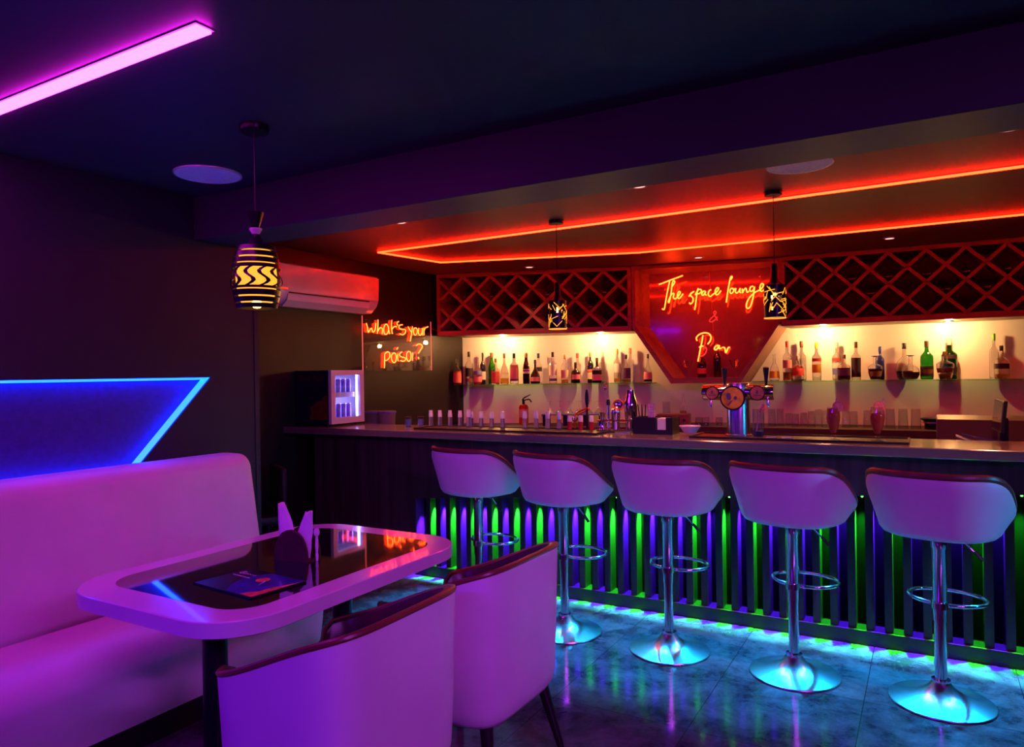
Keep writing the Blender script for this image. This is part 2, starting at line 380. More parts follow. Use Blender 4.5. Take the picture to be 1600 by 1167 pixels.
# ---------------------------------------------------------------- lattice wine cabinets and the centre display box
def frame_on(line):
    (x0, y0), (x1, y1) = line; a = math.atan2(y1 - y0, x1 - x0); return a
def lattice_cabinet(line, L, label, apex, z0=1.815, z1=2.448):
    a = frame_on(line); D = 0.50
    t = thing('wine_rack_cabinet', label, 'cabinet', (*line[0], z0), a, 'lattice wine cabinets over the bar')
    Hh = z1 - z0; zb, zt = 0.05, Hh - 0.04
    bm = B()
    box(bm, (0, 0, 0), (L, D, zb), 0.003, seg=1); box(bm, (0, 0, zt), (L, D, Hh), 0.003, seg=1)
    box(bm, (0, 0, zb), (0.035, D, zt)); box(bm, (L - 0.035, 0, zb), (L, D, zt)); obj('carcass', bm, M['cabinet'], t)
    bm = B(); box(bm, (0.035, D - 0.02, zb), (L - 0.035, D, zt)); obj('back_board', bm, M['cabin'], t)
    bm = B(); p = 0.284; hi = zt - zb
    for d in (1, -1):
        for k in range(-3, int(L / p) + 4):
            u0 = apex + k * p; u1 = u0 + d * 2 * p; za, zc = zt, zb
            lo, hi_ = 0.035, L - 0.035
            if max(u0, u1) <= lo + 0.02 or min(u0, u1) >= hi_ - 0.02: continue
            f = lambda u: zt - (u - u0) / (u1 - u0) * hi
            ua, ub = max(lo, min(hi_, u0)), max(lo, min(hi_, u1))
            pa, pb = Vector((ua, 0, f(ua))), Vector((ub, 0, f(ub)))
            dd = (pb - pa).normalized(); n = Vector((-dd.z, 0, dd.x)) * 0.0145
            prism(bm, [pa + n, pa - n, pb - n, pb + n], (0, 0.22, 0))
    obj('lattice', bm, M['cabinet'], t)
    sa, ca = math.sin(a), math.cos(a)                           # the sides run straight back, square to the room
    for ch_ in t.children:
        for v in ch_.data.vertices: v.co.x += v.co.y * sa; v.co.y *= ca
    return t, a
cabL, aL = lattice_cabinet(FL, 1.965, 'red-brown lattice wine cabinet to the left of the neon sign', 0.28)
uR = (at(1275.8, 402, line=FR) - Vector((*FR[0], 0))).to_2d().length
cabR, aR = lattice_cabinet(FR, 3.0, 'red-brown lattice wine cabinet to the right of the neon sign', uR)

FMa = frame_on(FM); FMd = Vector((math.cos(FMa), math.sin(FMa), 0)); FM0 = Vector((*FM[0], 0))
def fm(u, z, y=0.0): return FM0 + FMd * u + Vector((0, y, z))
BO = Vector((*FM[0], 1.30))
case = thing('display_box', 'red-lit wooden display box with slanted sides between the wine cabinets', 'display box', BO)
LM = (Vector((*FM[1], 0)) - FM0).length
outp = [(0.0, 2.445), (0.0, 1.852), (0.362, 1.300), (0.999, 1.300), (LM, 1.862), (LM, 2.445)]
inp = [(0.035, 2.41), (0.035, 1.868), (0.385, 1.350), (0.978, 1.350), (LM - 0.035, 1.878), (LM - 0.035, 2.41)]
bm = B()
for i in range(6):
    j = (i + 1) % 6
    prism(bm, [fm(*outp[i]) - BO, fm(*outp[j]) - BO, fm(*inp[j]) - BO, fm(*inp[i]) - BO], (0, 0.46, 0))
bmesh.ops.remove_doubles(bm, verts=bm.verts, dist=1e-5); obj('frame', bm, M['cabinet'], case)
bm = B(); prism(bm, [fm(u, z, 0.42) - BO for u, z in inp], (0, 0.02, 0)); obj('mirror', bm, M['mirror'], case)

# glass shelves
SZ = 1.310
def glass_shelf(line, u0, u1, label):
    a = frame_on(line); o = off(line, 0.25)[0]; d = Vector((math.cos(a), math.sin(a), 0))
    bm = B(); box(bm, (u0, 0, -0.012), (u1, 0.278, 0), 0.0015, seg=1)
    return tag(obj('glass_shelf', bm, M['shelf_glass'], None, False, (o[0], o[1], SZ)), label, 'shelf', 'glass bottle shelves'), a
s_, a_ = glass_shelf(FL, 0.09, 2.20, 'green-edged glass shelf left of the display box'); s_.rotation_euler.z = a_
s_, a_ = glass_shelf(FR, -0.30, 2.9, 'green-edged glass shelf right of the display box'); s_.rotation_euler.z = a_

# warm puck lights under the cabinets
for px, py, ln, lab in ((785, 527, FL, 'round warm cabinet light above the left end of the bottle shelf'), (938, 521, FL, 'round warm cabinet light nearest the red display box on its left'),
                        (1286, 507, FR, 'round warm cabinet light nearest the red display box on its right'), (1483, 498, FR, 'round warm cabinet light above the two whisky bottles on the right shelf')):
    p = at(px, py, line=off(ln, 0.27)); p.z = 1.815
    t = thing('cabinet_light', lab, 'light', p, 0, 'puck lights under the wine cabinets')
    bm = B(); lathe(bm, [(0.0, -0.001), (0.026, -0.001), (0.028, -0.008), (0.036, -0.010), (0.038, -0.004), (0.038, 0.0), (0, 0.0)], 24); obj('housing', bm, M['chrome'], t, True)
    bm = B(); lathe(bm, [(0, -0.012), (0.02, -0.011), (0.026, -0.008), (0.026, -0.003), (0, -0.003)], 20); obj('lens', bm, M['em_warm'], t, True)
    a = frame_on(ln); q = p + Vector((-math.sin(a), math.cos(a), 0)) * 0.05
    lamp('cabinet_lamp', 'POINT', (p.x, p.y, p.z - 0.035), None, 20, (1.0, 0.47, 0.15), 0.018)

# ---------------------------------------------------------------- ceiling fittings
def strip_path():
    pts = [(1.6, 4.475), (-1.642, 4.564), (-3.924, 4.593), (-3.819, 5.332), (-2.123, 5.885), (-0.615, 5.939), (1.6, 5.945)]
    o = Vector((-1.2, 5.2, HC)); bm = B(); pts = [Vector((x, y, HC - 0.0155)) - o for x, y in pts]
    t = thing('ceiling_light_strip', 'glowing red light strip running in a long loop across the bar ceiling', 'light strip', o)
    for a, b in zip(pts, pts[1:]):
        d = (b - a).normalized(); n = Vector((-d.y, d.x, 0)) * 0.0065
        prism(bm, [a + n - d * .003, a - n - d * .003, b - n + d * .003, b + n + d * .003], (0, 0, 0.014))
    obj('glowing_tube', bm, M['em_red'], t)
    bm = B()
    for a, b in zip(pts, pts[1:]):
        d = (b - a).normalized(); n = Vector((-d.y, d.x, 0)) * 0.010
        up = Vector((0, 0, 0.011))
        prism(bm, [a + n + up, a - n + up, b - n + up, b + n + up], (0, 0, 0.0045))
    obj('channel', bm, M['plastic_white'], t)
strip_path()
t = thing('ceiling_light_strip', 'broad magenta light strip on the ceiling above the sofa', 'light strip', (-2.55, 1.29, H))
bm = B(); box(bm, (-0.84, -0.024, -0.012), (0.84, 0.024, -0.002)); obj('diffuser', bm, M['em_purple'], t)
bm = B(); box(bm, (-0.846, -0.03, -0.004), (0.846, 0.03, 0.0)); obj('channel', bm, M['plastic_white'], t)

for x, y, r, z, lab in ((-2.942, 2.23, 0.152, H, 'round white ceiling speaker near the barrel pendant'), (-0.545, 3.86, 0.16, HC, 'round white ceiling speaker partly hidden by the ceiling beam'),
                        (0.555, 1.53, 0.15, H, 'round ceiling speaker cut off by the top corner of the photo')):
    t = thing('ceiling_speaker', lab, 'speaker', (x, y, z), 0, 'round ceiling speakers')
    bm = B(); lathe(bm, [(0, -0.006), (r - 0.008, -0.006), (r - 0.006, -0.004), (0, -0.002)], 40); obj('grille', bm, M['grille'], t, True)
    bm = B(); lathe(bm, [(r - 0.006, -0.002), (r - 0.006, -0.007), (r, -0.007), (r + 0.001, 0), (r - 0.006, 0)], 40); obj('rim', bm, M['plastic_white'], t, True)

DL = [(-3.051, 3.80, 'recessed ceiling light nearest the air conditioner, beside the beam'), (-1.371, 3.80, 'recessed ceiling light beside the beam, between the red strip and the first speaker'),
      (0.319, 3.78, 'recessed ceiling light beside the beam at the far right'), (-3.323, 6.10, 'recessed ceiling light in front of the left wine cabinet'),
      (-1.789, 6.50, 'recessed ceiling light in front of the neon lounge sign'), (-0.249, 6.45, 'recessed ceiling light in front of the right wine cabinet')]
for i, (x, y, lab) in enumerate(DL):
    t = thing('ceiling_downlight', lab, 'light', (x, y, HC), 0, 'recessed ceiling lights')
    bm = B(); lathe(bm, [(0.032, -0.002), (0.034, -0.007), (0.046, -0.006), (0.05, 0.0), (0.032, 0.0)], 28); obj('trim_ring', bm, M['plastic_white'], t, True)
    bm = B(); lathe(bm, [(0, -0.006), (0.033, -0.005), (0.033, -0.001), (0, -0.001)], 24); obj('lens', bm, M['em_down'], t, True)
    lamp('downlight_beam', 'SPOT', (x, y, HC - 0.02), (x, y + (0.55 if i < 3 else 0), 1.0), 60 if i < 3 else 14, (1.0, 0.34, 0.20), 0.03, spot=(66 if i < 3 else 84), blend=0.7)

# pendants
def barrel_pendant():
    top = at(397, 197, z=H); x, y = top.x, top.y
    t = thing('pendant_lamp', 'barrel-shaped slotted pendant lamp glowing amber over the table', 'pendant lamp', (x, y, H))
    zb = 1.686 - H; Hs = 0.305; r0 = 0.088
    bm = B(); lathe(bm, [(0, -0.025), (0.052, -0.025), (0.055, -0.02), (0.055, 0), (0, 0)], 24); obj('canopy', bm, M['metal_dark'], t, True)
    bm = B(); tube(bm, [(0, 0, -0.02), (0, 0, zb + Hs + 0.055)], 0.003, 8); obj('cord', bm, M['black'], t)
    zz = zb + Hs
    bm = B(); lathe(bm, [(0, zz + 0.065), (0.031, zz + 0.065), (0.030, zz + 0.06), (0.013, zz + 0.004), (0, zz + 0.004)], 24); obj('cap', bm, M['metal_dark'], t, True)
    bm = B(); lathe(bm, [(0, zz + 0.005), (0.024, zz + 0.003), (0.024, zz - 0.002), (0.013, zz - 0.02), (0, zz - 0.02)], 16); obj('crystal_collar', bm, M['plastic_white'], t)
    bm = B(); lathe(bm, [(0.010, zz - 0.018), (0.014, zz - 0.02), (0.030, zz - 0.058), (0.056, zz - 0.068), (0.054, zz - 0.073), (0.026, zz - 0.062), (0.008, zz - 0.03)], 28); obj('neck', bm, M['metal_dark'], t, True)
    def rad(f): return 0.062 + 0.030 * math.sin(PI * (0.12 + 0.80 * f)) ** 0.9 - 0.006 * (f < 0)
    hb = Hs - 0.068                                            # body of the barrel, f = 0 at the bottom
    bands = [(0.0, 0.068), (0.092, 0.17), (0.195, 0.285), (0.305, 0.345), (0.64, 0.70), (0.72, 0.80), (0.825, 0.905), (0.93, 1.0)]
    bm = B()
    for f0, f1 in bands:
        n = 4; pr = [(rad(f0 + (f1 - f0) * i / n), zb + hb * (f0 + (f1 - f0) * i / n)) for i in range(n + 1)]
        pr += [(r - 0.004, z) for r, z in pr[::-1]]; pr.append(pr[0]); lathe(bm, pr, 40)
    for k in range(11):                                         # twisted ribbons in the middle band
        a0 = 2 * PI * k / 11
        for q in (0, 1):
            strip = []
            for i in range(9):
                s = i / 8; f = 0.335 + 0.32 * s; a = a0 + 0.26 * math.sin(2 * PI * s) + 0.30 * s
                r = rad(f) + 0.001 + 0.004 * math.sin(PI * 2 * s + q * PI); w = 0.085
                strip.append([(math.cos(a + e) * (r + o_), math.sin(a + e) * (r + o_), zb + hb * f) for e, o_ in ((-w, 0), (w, 0), (w, -0.003), (-w, -0.003))])
            if q: continue
            vv = [[bm.verts.new(p) for p in s4] for s4 in strip]
            for A, C in zip(vv, vv[1:]):
                for e in range(4): bm.faces.new((A[e], A[(e + 1) % 4], C[(e + 1) % 4], C[e]))
            bm.faces.new(vv[0]); bm.faces.new(vv[-1][::-1])
    obj('barrel_shade', bm, M['metal_dark'], t, True)
    bm = B(); lathe(bm, [(0, zb + 0.03)] + [(rad(i / 6) - 0.016, zb + hb * (0.10 + 0.84 * i / 6)) for i in range(7)] + [(0, zb + hb * 0.95)], 28); obj('inner_diffuser', bm, M['em_amber'], t, True)
    bm = B(); lathe(bm, [(0, zb + 0.0), (0.012, zb + 0.002), (0.022, zb + 0.014), (0.015, zb + 0.03), (0, zb + 0.033)], 16); obj('bulb', bm, M['em_bulb'], t, True)
barrel_pendant()
def bottle_pendant(px, py, pyb, lab, seed):
    top = at(px, py, z=HC); x, y = top.x, top.y
    rng = random.Random(seed)
    t = thing('pendant_lamp', lab, 'pendant lamp', (x, y, HC), 0, 'cut-out bottle pendants over the bar')
    zb = at(px + 1, pyb, y=y).z - HC; r = 0.060; hs = 0.19
    bm = B(); lathe(bm, [(0, -0.022), (0.05, -0.022), (0.053, -0.018), (0.053, 0), (0, 0)], 24); obj('canopy', bm, M['metal_dark'], t, True)
    bm = B(); tube(bm, [(0, 0, -0.02), (0, 0, zb + hs + 0.12)], 0.0025, 8); obj('cord', bm, M['black'], t)
    bm = B(); lathe(bm, [(0, zb + hs + 0.125), (0.014, zb + hs + 0.125), (0.019, zb + hs + 0.11), (0.02, zb + hs + 0.045), (0.03, zb + hs + 0.02), (r, zb + hs - 0.005), (r - 0.003, zb + hs - 0.008), (0.02, zb + hs + 0.018), (0, zb + hs + 0.03)], 28); obj('neck', bm, M['metal_dark'], t, True)
    bm = B(); n, mz = 36, 9; toward = math.atan2(-y, -x)
    vs = [[bm.verts.new((r * math.cos(2 * PI * i / n), r * math.sin(2 * PI * i / n), zb + hs * j / mz)) for i in range(n)] for j in range(mz + 1)]
    for j in range(mz):
        for i in range(n):
            da = (2 * PI * (i + .5) / n - toward + PI) % (2 * PI) - PI
            if j == 7 and abs(da) < 0.22 or j == 6 and abs(da) < 0.14: continue
            if j in (2, 5) and rng.random() < 0.10: continue
            bm.faces.new((vs[j][i], vs[j][(i + 1) % n], vs[j + 1][(i + 1) % n], vs[j + 1][i]))
    obj('shade', bm, M['metal_dark'], t, True)
    bm = B()
    for k in range(40):                                         # glowing cut slots
        a0 = rng.uniform(0, 2 * PI); z0 = rng.uniform(0.02, hs - 0.03); ln = rng.uniform(0.035, 0.07); th = rng.choice((0.7, -0.7, 0.9, -0.95, 0.25, 1.3)) + rng.uniform(-.15, .15)
        pts = []
        for i in range(6):
            s = (i / 5 - 0.5) * ln; a = a0 + s * math.cos(th) / r; z = min(max(z0 + s * math.sin(th), 0.004), hs - 0.004)
            pts.append(((r + 0.0005) * math.cos(a), (r + 0.0005) * math.sin(a), zb + z))
        tube(bm, pts, 0.0021, 5)
    ring = [((r + 0.0005) * math.cos(2 * PI * i / 40), (r + 0.0005) * math.sin(2 * PI * i / 40), zb) for i in range(40)]
    tube(bm, ring, 0.002, 5, closed=True)
    obj('slot', bm, M['em_amber'], t)
    bm = B(); bmesh.ops.create_uvsphere(bm, u_segments=16, v_segments=10, radius=0.022); bm.transform(Matrix.Translation((0, 0, zb + 0.125))); obj('bulb', bm, M['em_bulb'], t, True)
    lamp('pendant_glow', 'POINT', (x, y, HC + zb + 0.06), None, 5, (1.0, 0.45, 0.12), 0.03)
bottle_pendant(869, 345, 514, 'cut-out pendant lamp hanging before the left wine cabinet', 3)
bottle_pendant(1208, 300, 497, 'cut-out pendant lamp hanging beside the neon lounge sign', 5)

# ---------------------------------------------------------------- tub seats (stools and armchairs); open towards local +Y, back at -Y
def tub(parent, a, b, n, z0, rim, prof, thick, seat_z, N=64, piping=0.008, cush_front=0.96):
    def plan(ph, k):
        s, c = math.sin(ph), -math.cos(ph)
        m = (abs(s / a) ** n + abs(c / b) ** n) ** (-1.0 / n)
        return s * m * k, c * m * k
    phs = [-PI + 2 * PI * i / N for i in range(N)]
    bm = B(); rings = []
    c0 = bm.verts.new((0, 0, z0))
    for k, h in prof:
        rings.append([bm.verts.new((*plan(p, k), z0 + (rim(p) - z0) * h)) for p in phs])
    for i in range(N): bm.faces.new((c0, rings[0][(i + 1) % N], rings[0][i]))
    for r0, r1 in zip(rings, rings[1:]):
        for i in range(N): bm.faces.new((r0[i], r0[(i + 1) % N], r1[(i + 1) % N], r1[i]))
    obj('outer_shell', bm, M['white'], parent, True)
    kt = prof[-1][0]; k1 = kt - thick
    bm = B(); rings = []
    for k, dz in ((kt - 0.004, -0.002), (kt - thick * 0.35, 0.008), (kt - thick * 0.8, 0.004), (k1, -0.012)):
        rings.append([bm.verts.new((*plan(p, k), rim(p) + dz)) for p in phs])
    rings.append([bm.verts.new((*plan(p, k1 - 0.05), min(rim(p) - 0.02, (rim(p) + seat_z) / 2))) for p in phs])
    zt_ = max(rim(p) for p in phs); kb = min(k for k, h in prof if z0 + (zt_ - z0) * h >= seat_z - 0.01)
    rings.append([bm.verts.new((*plan(p, min(k1 - 0.05, kb - thick * .45)), min(rim(p) - 0.03, seat_z))) for p in phs])
    c1 = bm.verts.new((0, 0, seat_z - 0.02))
    for r0, r1 in zip(rings, rings[1:]):
        for i in range(N): bm.faces.new((r0[i], r0[(i + 1) % N], r1[(i + 1) % N], r1[i]))
    for i in range(N): bm.faces.new((rings[-1][i], rings[-1][(i + 1) % N], c1))
    obj('inner_lining', bm, M['lining'], parent, True)
    bm = B(); tube(bm, [(*plan(p, kt - 0.012), rim(p) + 0.003) for p in phs], piping, 8, closed=True); obj('rim_piping', bm, M['piping'], parent, True)
    ks = min(kb - thick * 0.45, k1 - 0.05)
    bm = B(); rs = []
    for k, z in ((ks - .08, seat_z - 0.03), (ks - .01, seat_z - 0.015), (ks, seat_z + 0.012), (ks - 0.08, seat_z + 0.035), (0.3, seat_z + 0.042)):
        rs.append([bm.verts.new((*plan(p, k), z)) for p in phs])
    ca, cb = bm.verts.new((0, 0, seat_z - 0.03)), bm.verts.new((0, 0, seat_z + 0.043))
    for r0, r1 in zip(rs, rs[1:]):
        for i in range(N): bm.faces.new((r0[i], r0[(i + 1) % N], r1[(i + 1) % N], r1[i]))
    for i in range(N):
        bm.faces.new((ca, rs[0][(i + 1) % N], rs[0][i])); bm.faces.new((rs[-1][i], rs[-1][(i + 1) % N], cb))
    obj('seat_cushion', bm, M['lining'], parent, True)

def make_stool():
    t = thing('bar_stool', 'stool', 'bar stool', (0, 0, 0), 0, 'white bucket bar stools along the bar')
    def rim(p):
        w = (1 + math.cos(p)) / 2
        return 0.790 + (0.980 - 0.790) * sstep(0.15, 0.85, w)
    prof = [(0.45, 0.0), (0.68, 0.005), (0.76, 0.04), (0.81, 0.12), (0.85, 0.28), (0.90, 0.48), (0.955, 0.68), (0.985, 0.82), (0.99, 0.90), (0.975, 0.97), (0.96, 1.0)]
    tub(t, 0.272, 0.245, 2.5, 0.712, rim, prof, 0.13, 0.79, piping=0.015)
    bm = B(); lathe(bm, [(0, 0.0), (0.198, 0.0), (0.201, 0.004), (0.199, 0.009), (0.180, 0.014), (0.130, 0.025), (0.085, 0.042), (0.052, 0.064), (0.036, 0.088), (0.033, 0.092), (0, 0.092)], 56); obj('base', bm, M['brushed'], t, True)
    bm = B(); lathe(bm, [(0.030, 0.09), (0.036, 0.09), (0.036, 0.098), (0.0235, 0.10), (0.0235, 0.36), (0.0235, 0.40), (0, 0.40)], 28); obj('column', bm, M['chrome'], t, True)
    bm = B(); lathe(bm, [(0.018, 0.345), (0.0275, 0.345), (0.0275, 0.65), (0.031, 0.655), (0.031, 0.690), (0.07, 0.698), (0.09, 0.713), (0, 0.713)], 28); obj('sleeve', bm, M['chrome'], t, True)
    bm = B(); ring = [(0.15 * math.cos(2 * PI * i / 48), 0.140 + 0.125 * math.sin(2 * PI * i / 48), 0.41) for i in range(48)]
    tube(bm, ring, 0.0085, 10, closed=True); lathe(bm, [(0.0275, 0.398), (0.034, 0.398), (0.034, 0.424), (0.0275, 0.424)], 24); obj('foot_ring', bm, M['chrome'], t, True)
    bm = B(); tube(bm, [(0.03, 0.02, 0.695), (0.09, 0.03, 0.68), (0.135, 0.035, 0.635)], 0.004, 8); obj('lever', bm, M['chrome'], t)
    lv = [c for c in t.children if c.name.startswith('lever')][0]
    bm = B(); tube(bm, [(0.122, 0.034, 0.650), (0.152, 0.037, 0.615)], 0.0075, 8); obj('lever_grip', bm, M['black'], lv, True)
    return t
st = make_stool()
STL = [(0.030, 3.53, -12, 'white bucket bar stool nearest the camera, at the right end of the row'), (-0.557, 3.54, -14, 'white bucket bar stool second from the right end of the row'),
       (-1.157, 3.55, -6, 'white bucket bar stool in the middle of the row of five'), (-1.745, 3.55, -18, 'white bucket bar stool overlapping the farthest one, second from the left end'),
       (-2.335, 3.60, -12, 'white bucket bar stool farthest from the camera, at the left end of the row')]
for i, (x, y, rz, lab) in enumerate(STL):
    o = st if i == 0 else copy_tree(st)
    o.location = (x, y, 0); o.rotation_euler = (0, 0, R(rz)); o['label'] = lab

def make_chair():
    t = thing('tub_chair', 'chair', 'armchair', (0, 0, 0), 0, 'white tub chairs at the table')
    def rim(p):
        s, c = abs(math.sin(p) / 0.278), abs(math.cos(p) / 0.258); m = (s ** 5 + c ** 5) ** -0.2
        d = 0.258 - math.cos(p) * m                                # distance in front of the back
        z = 0.800 - 0.195 * sstep(-0.10, 0.60, d)
        return z - 0.17 * sstep(141, 152, abs(math.degrees(p)))
    prof = [(0.40, 0.0), (0.80, 0.0), (0.87, 0.012), (0.92, 0.05), (0.945, 0.12), (0.97, 0.4), (0.985, 0.7), (1.0, 1.0)]
    tub(t, 0.278, 0.258, 5.0, 0.275, rim, prof, 0.12, 0.42, N=88, piping=0.009)
    for sx, sy in ((-1, -1), (1, -1), (-1, 1), (1, 1)):
        bm = B(); tube(bm, [(sx * 0.185, sy * 0.18, 0.285), (sx * 0.245, sy * 0.235, 0.0)], 0.02, 14, rads=[0.023, 0.012]); obj('leg', bm, M['blackwood'], t, True)
    return t
ch = make_chair()
for i, (x, y, rz, lab) in enumerate(((-1.455, 1.52, 90, 'white tub chair nearest the camera, its lower half cut off by the photo edge'), (-1.435, 2.155, 89, 'white tub chair with tapered black legs showing, nearer the bar'))):
    o = ch if i == 0 else copy_tree(ch)
    o.location = (x, y, 0); o.rotation_euler = (0, 0, R(rz)); o['label'] = lab

# ---------------------------------------------------------------- table
tb = thing('dining_table', 'white-rimmed table with glossy black inset top in front of the sofa', 'table', (-2.07, 1.867, 0))
tx0, ty0, tx1, ty1 = -0.435, -0.592, 0.435, 0.597
bm = B()
def ring_z(bm, r, pts): return [bm.verts.new((x, y, r)) for x, y in pts]
loops = []
for ins, z in ((0.008, 0.690), (0.0, 0.694), (0.0, 0.737), (0.004, 0.740), (0.095, 0.740)):
    loops.append(ring_z(bm, z, rrect(tx0 + ins, ty0 + ins, tx1 - ins, ty1 - ins, max(0.03, 0.20 - ins), 12)))
for l0, l1 in zip(loops, loops[1:]):
    n = len(l0)
    for i in range(n): bm.faces.new((l0[i], l0[(i + 1) % n], l1[(i + 1) % n], l1[i]))
bm.faces.new(loops[0][::-1]); bm.faces.new(loops[-1])
obj('tabletop', bm, M['laminate'], tb, True, None, 24)
bm = B(); a_ = rrect(tx0 + 0.093, ty0 + 0.112, tx1 - 0.093, ty1 - 0.098, 0.115, 12); prism(bm, [(x, y, 0.7392) for x, y in a_], (0, 0, 0.0014)); obj('gloss_inset', bm, M['inset'], tb)
for y in (-0.30, 0.30):
    bm = B(); lathe(bm, [(0, 0), (0.20, 0), (0.20, 0.012), (0.06, 0.03), (0.04, 0.04), (0.04, 0.675), (0.13, 0.69), (0, 0.69)], 32); bm.transform(Matrix.Translation((0, y, 0))); obj('pedestal', bm, M['metal_dark'], tb, True)

# ---------------------------------------------------------------- sofa
sf = thing('banquette_sofa', 'long white leather banquette sofa against the left wall', 'sofa', (-3.0, 0.9, 0))
def sweep(prof, y0, y1, rnd=0.04):
    bm = B(); cx = sum(p[0] for p in prof) / len(prof); cz = sum(p[1] for p in prof) / len(prof)
    W_ = max(p[0] for p in prof) - min(p[0] for p in prof); Hh = max(p[1] for p in prof) - min(p[1] for p in prof)
    loops = []
    for dy, ins in ((0, 1.0), (rnd * .12, .55), (rnd * .4, .2), (rnd, 0)):
        loops.append((y0 + dy, ins))
    loops += [(y1 - dy, ins) for dy, ins in ((rnd, 0), (rnd * .4, .2), (rnd * .12, .55), (0, 1.0))]
    vs = []
    for y, ins in loops:
        fx, fz = 1 - 2 * rnd * 0.6 * ins / W_, 1 - 2 * rnd * 0.6 * ins / Hh
        vs.append([bm.verts.new((cx + (x - cx) * fx, y, cz + (z - cz) * fz)) for x, z in prof])
    for l0, l1 in zip(vs, vs[1:]):
        n = len(l0)
        for i in range(n): bm.faces.new((l0[i], l0[(i + 1) % n], l1[(i + 1) % n], l1[i]))
    bm.faces.new(vs[0]); bm.faces.new(vs[-1][::-1]); return bm
def arc(cx, cz, rx, rz, a0, a1, n=8): return [(cx + rx * math.cos(R(a0 + (a1 - a0) * i / n)), cz + rz * math.sin(R(a0 + (a1 - a0) * i / n))) for i in range(n + 1)]
back = [(-0.385, 0.12), (-0.385, 0.93)] + arc(-0.285, 0.935, 0.10, 0.085, 180, 90, 6) + arc(-0.20, 0.935, 0.095, 0.085, 90, 5, 8) + [(-0.08, 0.80), (-0.045, 0.60), (-0.018, 0.46), (-0.016, 0.43), (-0.03, 0.40), (-0.03, 0.12)]
obj('backrest', sweep(back, -1.9, 1.70, 0.05), M['white'], sf, True)
seat = [(0.0, 0.13), (0.0, 0.405)] + arc(0.03, 0.407, 0.03, 0.03, 180, 100, 5) + [(0.22, 0.440)] + arc(0.35, 0.31, 0.105, 0.13, 90, 12, 9) + [(0.44, 0.22), (0.425, 0.13)]
obj('seat', sweep(seat, -1.9, 1.66, 0.04), M['white'], sf, True)
bm = B(); box(bm, (-0.38, -1.85, 0), (0.36, 1.60, 0.13)); obj('base', bm, M['black'], sf)

# ---------------------------------------------------------------- menu, napkin holder
mn = thing('menu', 'dark glossy menu with a blue and orange picture, lying on the table', 'menu', (-1.945, 1.61, 0.7407), R(-5))
bm = B(); box(bm, (-0.155, -0.105, 0), (0.155, 0.105, 0.006), 0.001, seg=1); obj('cover', bm, M['metal_dark'], mn)
M['m_blue'] = P('printed_deep_blue', (0.03, 0.02, 0.30), 0.15, scale=14, var=0.6, coat=0.5); M['m_orange'] = P('printed_orange_rock', (0.75, 0.20, 0.10), 0.2, scale=40, var=0.3)
M['m_white'] = P('printed_white', (0.75, 0.72, 0.75), 0.3)
zt = 0.0062
bm = B(); prism(bm, [(0.02, -0.10, zt), (0.15, -0.10, zt), (0.15, 0.10, zt), (-0.02, 0.10, zt), (-0.06, 0.02, zt), (-0.03, -0.05, zt)], (0, 0, 0.0003)); obj('sky_picture', bm, M['m_blue'], mn)
bm = B(); prism(bm, [(0.09, -0.10, zt + .0004), (0.15, -0.10, zt + .0004), (0.15, 0.085, zt + .0004), (0.135, 0.03, zt + .0004), (0.120, 0.0, zt + .0004), (0.118, -0.05, zt + .0004), (0.10, -0.07, zt + .0004)], (0, 0, 0.0003))
prism(bm, [(0.02 + 0.024 * math.cos(2 * PI * k / 18), 0.035 + 0.024 * math.sin(2 * PI * k / 18), zt + .0004) for k in range(18)], (0, 0, 0.0003)); obj('planet_picture', bm, M['m_orange'], mn)
bm = B(); prism(bm, [(0.035, 0.03, zt + .0008), (0.045, 0.028, zt + .0008), (0.060, -0.012, zt + .0008)], (0, 0, 0.0003)); obj('rocket_picture', bm, M['m_white'], mn)
bm = B(); tube(bm, smooth_pts([(-0.125, 0.045, zt), (-0.122, 0.068, zt), (-0.108, 0.064, zt), (-0.118, 0.057, zt), (-0.106, 0.050, zt), (-0.122, 0.046, zt), (-0.098, 0.050, zt), (-0.092, 0.056, zt), (-0.086, 0.049, zt), (-0.078, 0.056, zt), (-0.070, 0.049, zt), (-0.062, 0.056, zt), (-0.054, 0.049, zt), (-0.046, 0.056, zt)], 3), 0.0009, 5); obj('title', bm, M['m_white'], mn)
bm = B(); box(bm, (-0.13, 0.022, zt), (-0.04, 0.027, zt + .0005)); obj('subtitle_line', bm, M['m_white'], mn)
bm = B(); tube(bm, [(-0.158, -0.104, 0.003), (-0.158, 0.104, 0.003)], 0.004, 8); obj('spine', bm, M['metal_dark'], mn)

nh = thing('napkin_holder', 'dark wooden half-round napkin holder on the table', 'napkin holder', (-2.05, 1.915, 0.7407), R(8))
for y in (-0.036, 0.036):
    bm = B(); pr = [(-0.075, y - 0.005, 0)] + [(0.075 * math.cos(R(a)), y - 0.005, 0.115 * math.sin(R(a)) ** 0.8 if a not in (0, 180) else 0.02) for a in range(180, -1, -15)] + [(0.075, y - 0.005, 0)]
    prism(bm, pr, (0, 0.01, 0)); obj('side_plate', bm, M['lining'], nh)
bm = B(); box(bm, (-0.075, -0.031, 0), (0.075, 0.031, 0.008)); obj('tray', bm, M['lining'], nh)
bm = B(); lathe(bm, [(0, 0), (0.004, 0.0), (0.006, 0.02), (0.004, 0.03), (0.006, 0.05), (0.005, 0.09), (0.010, 0.095), (0.012, 0.105), (0.009, 0.116), (0, 0.118)], 14, (0.088, 0.0, 0)); obj('turned_post', bm, M['paper'], nh, True)
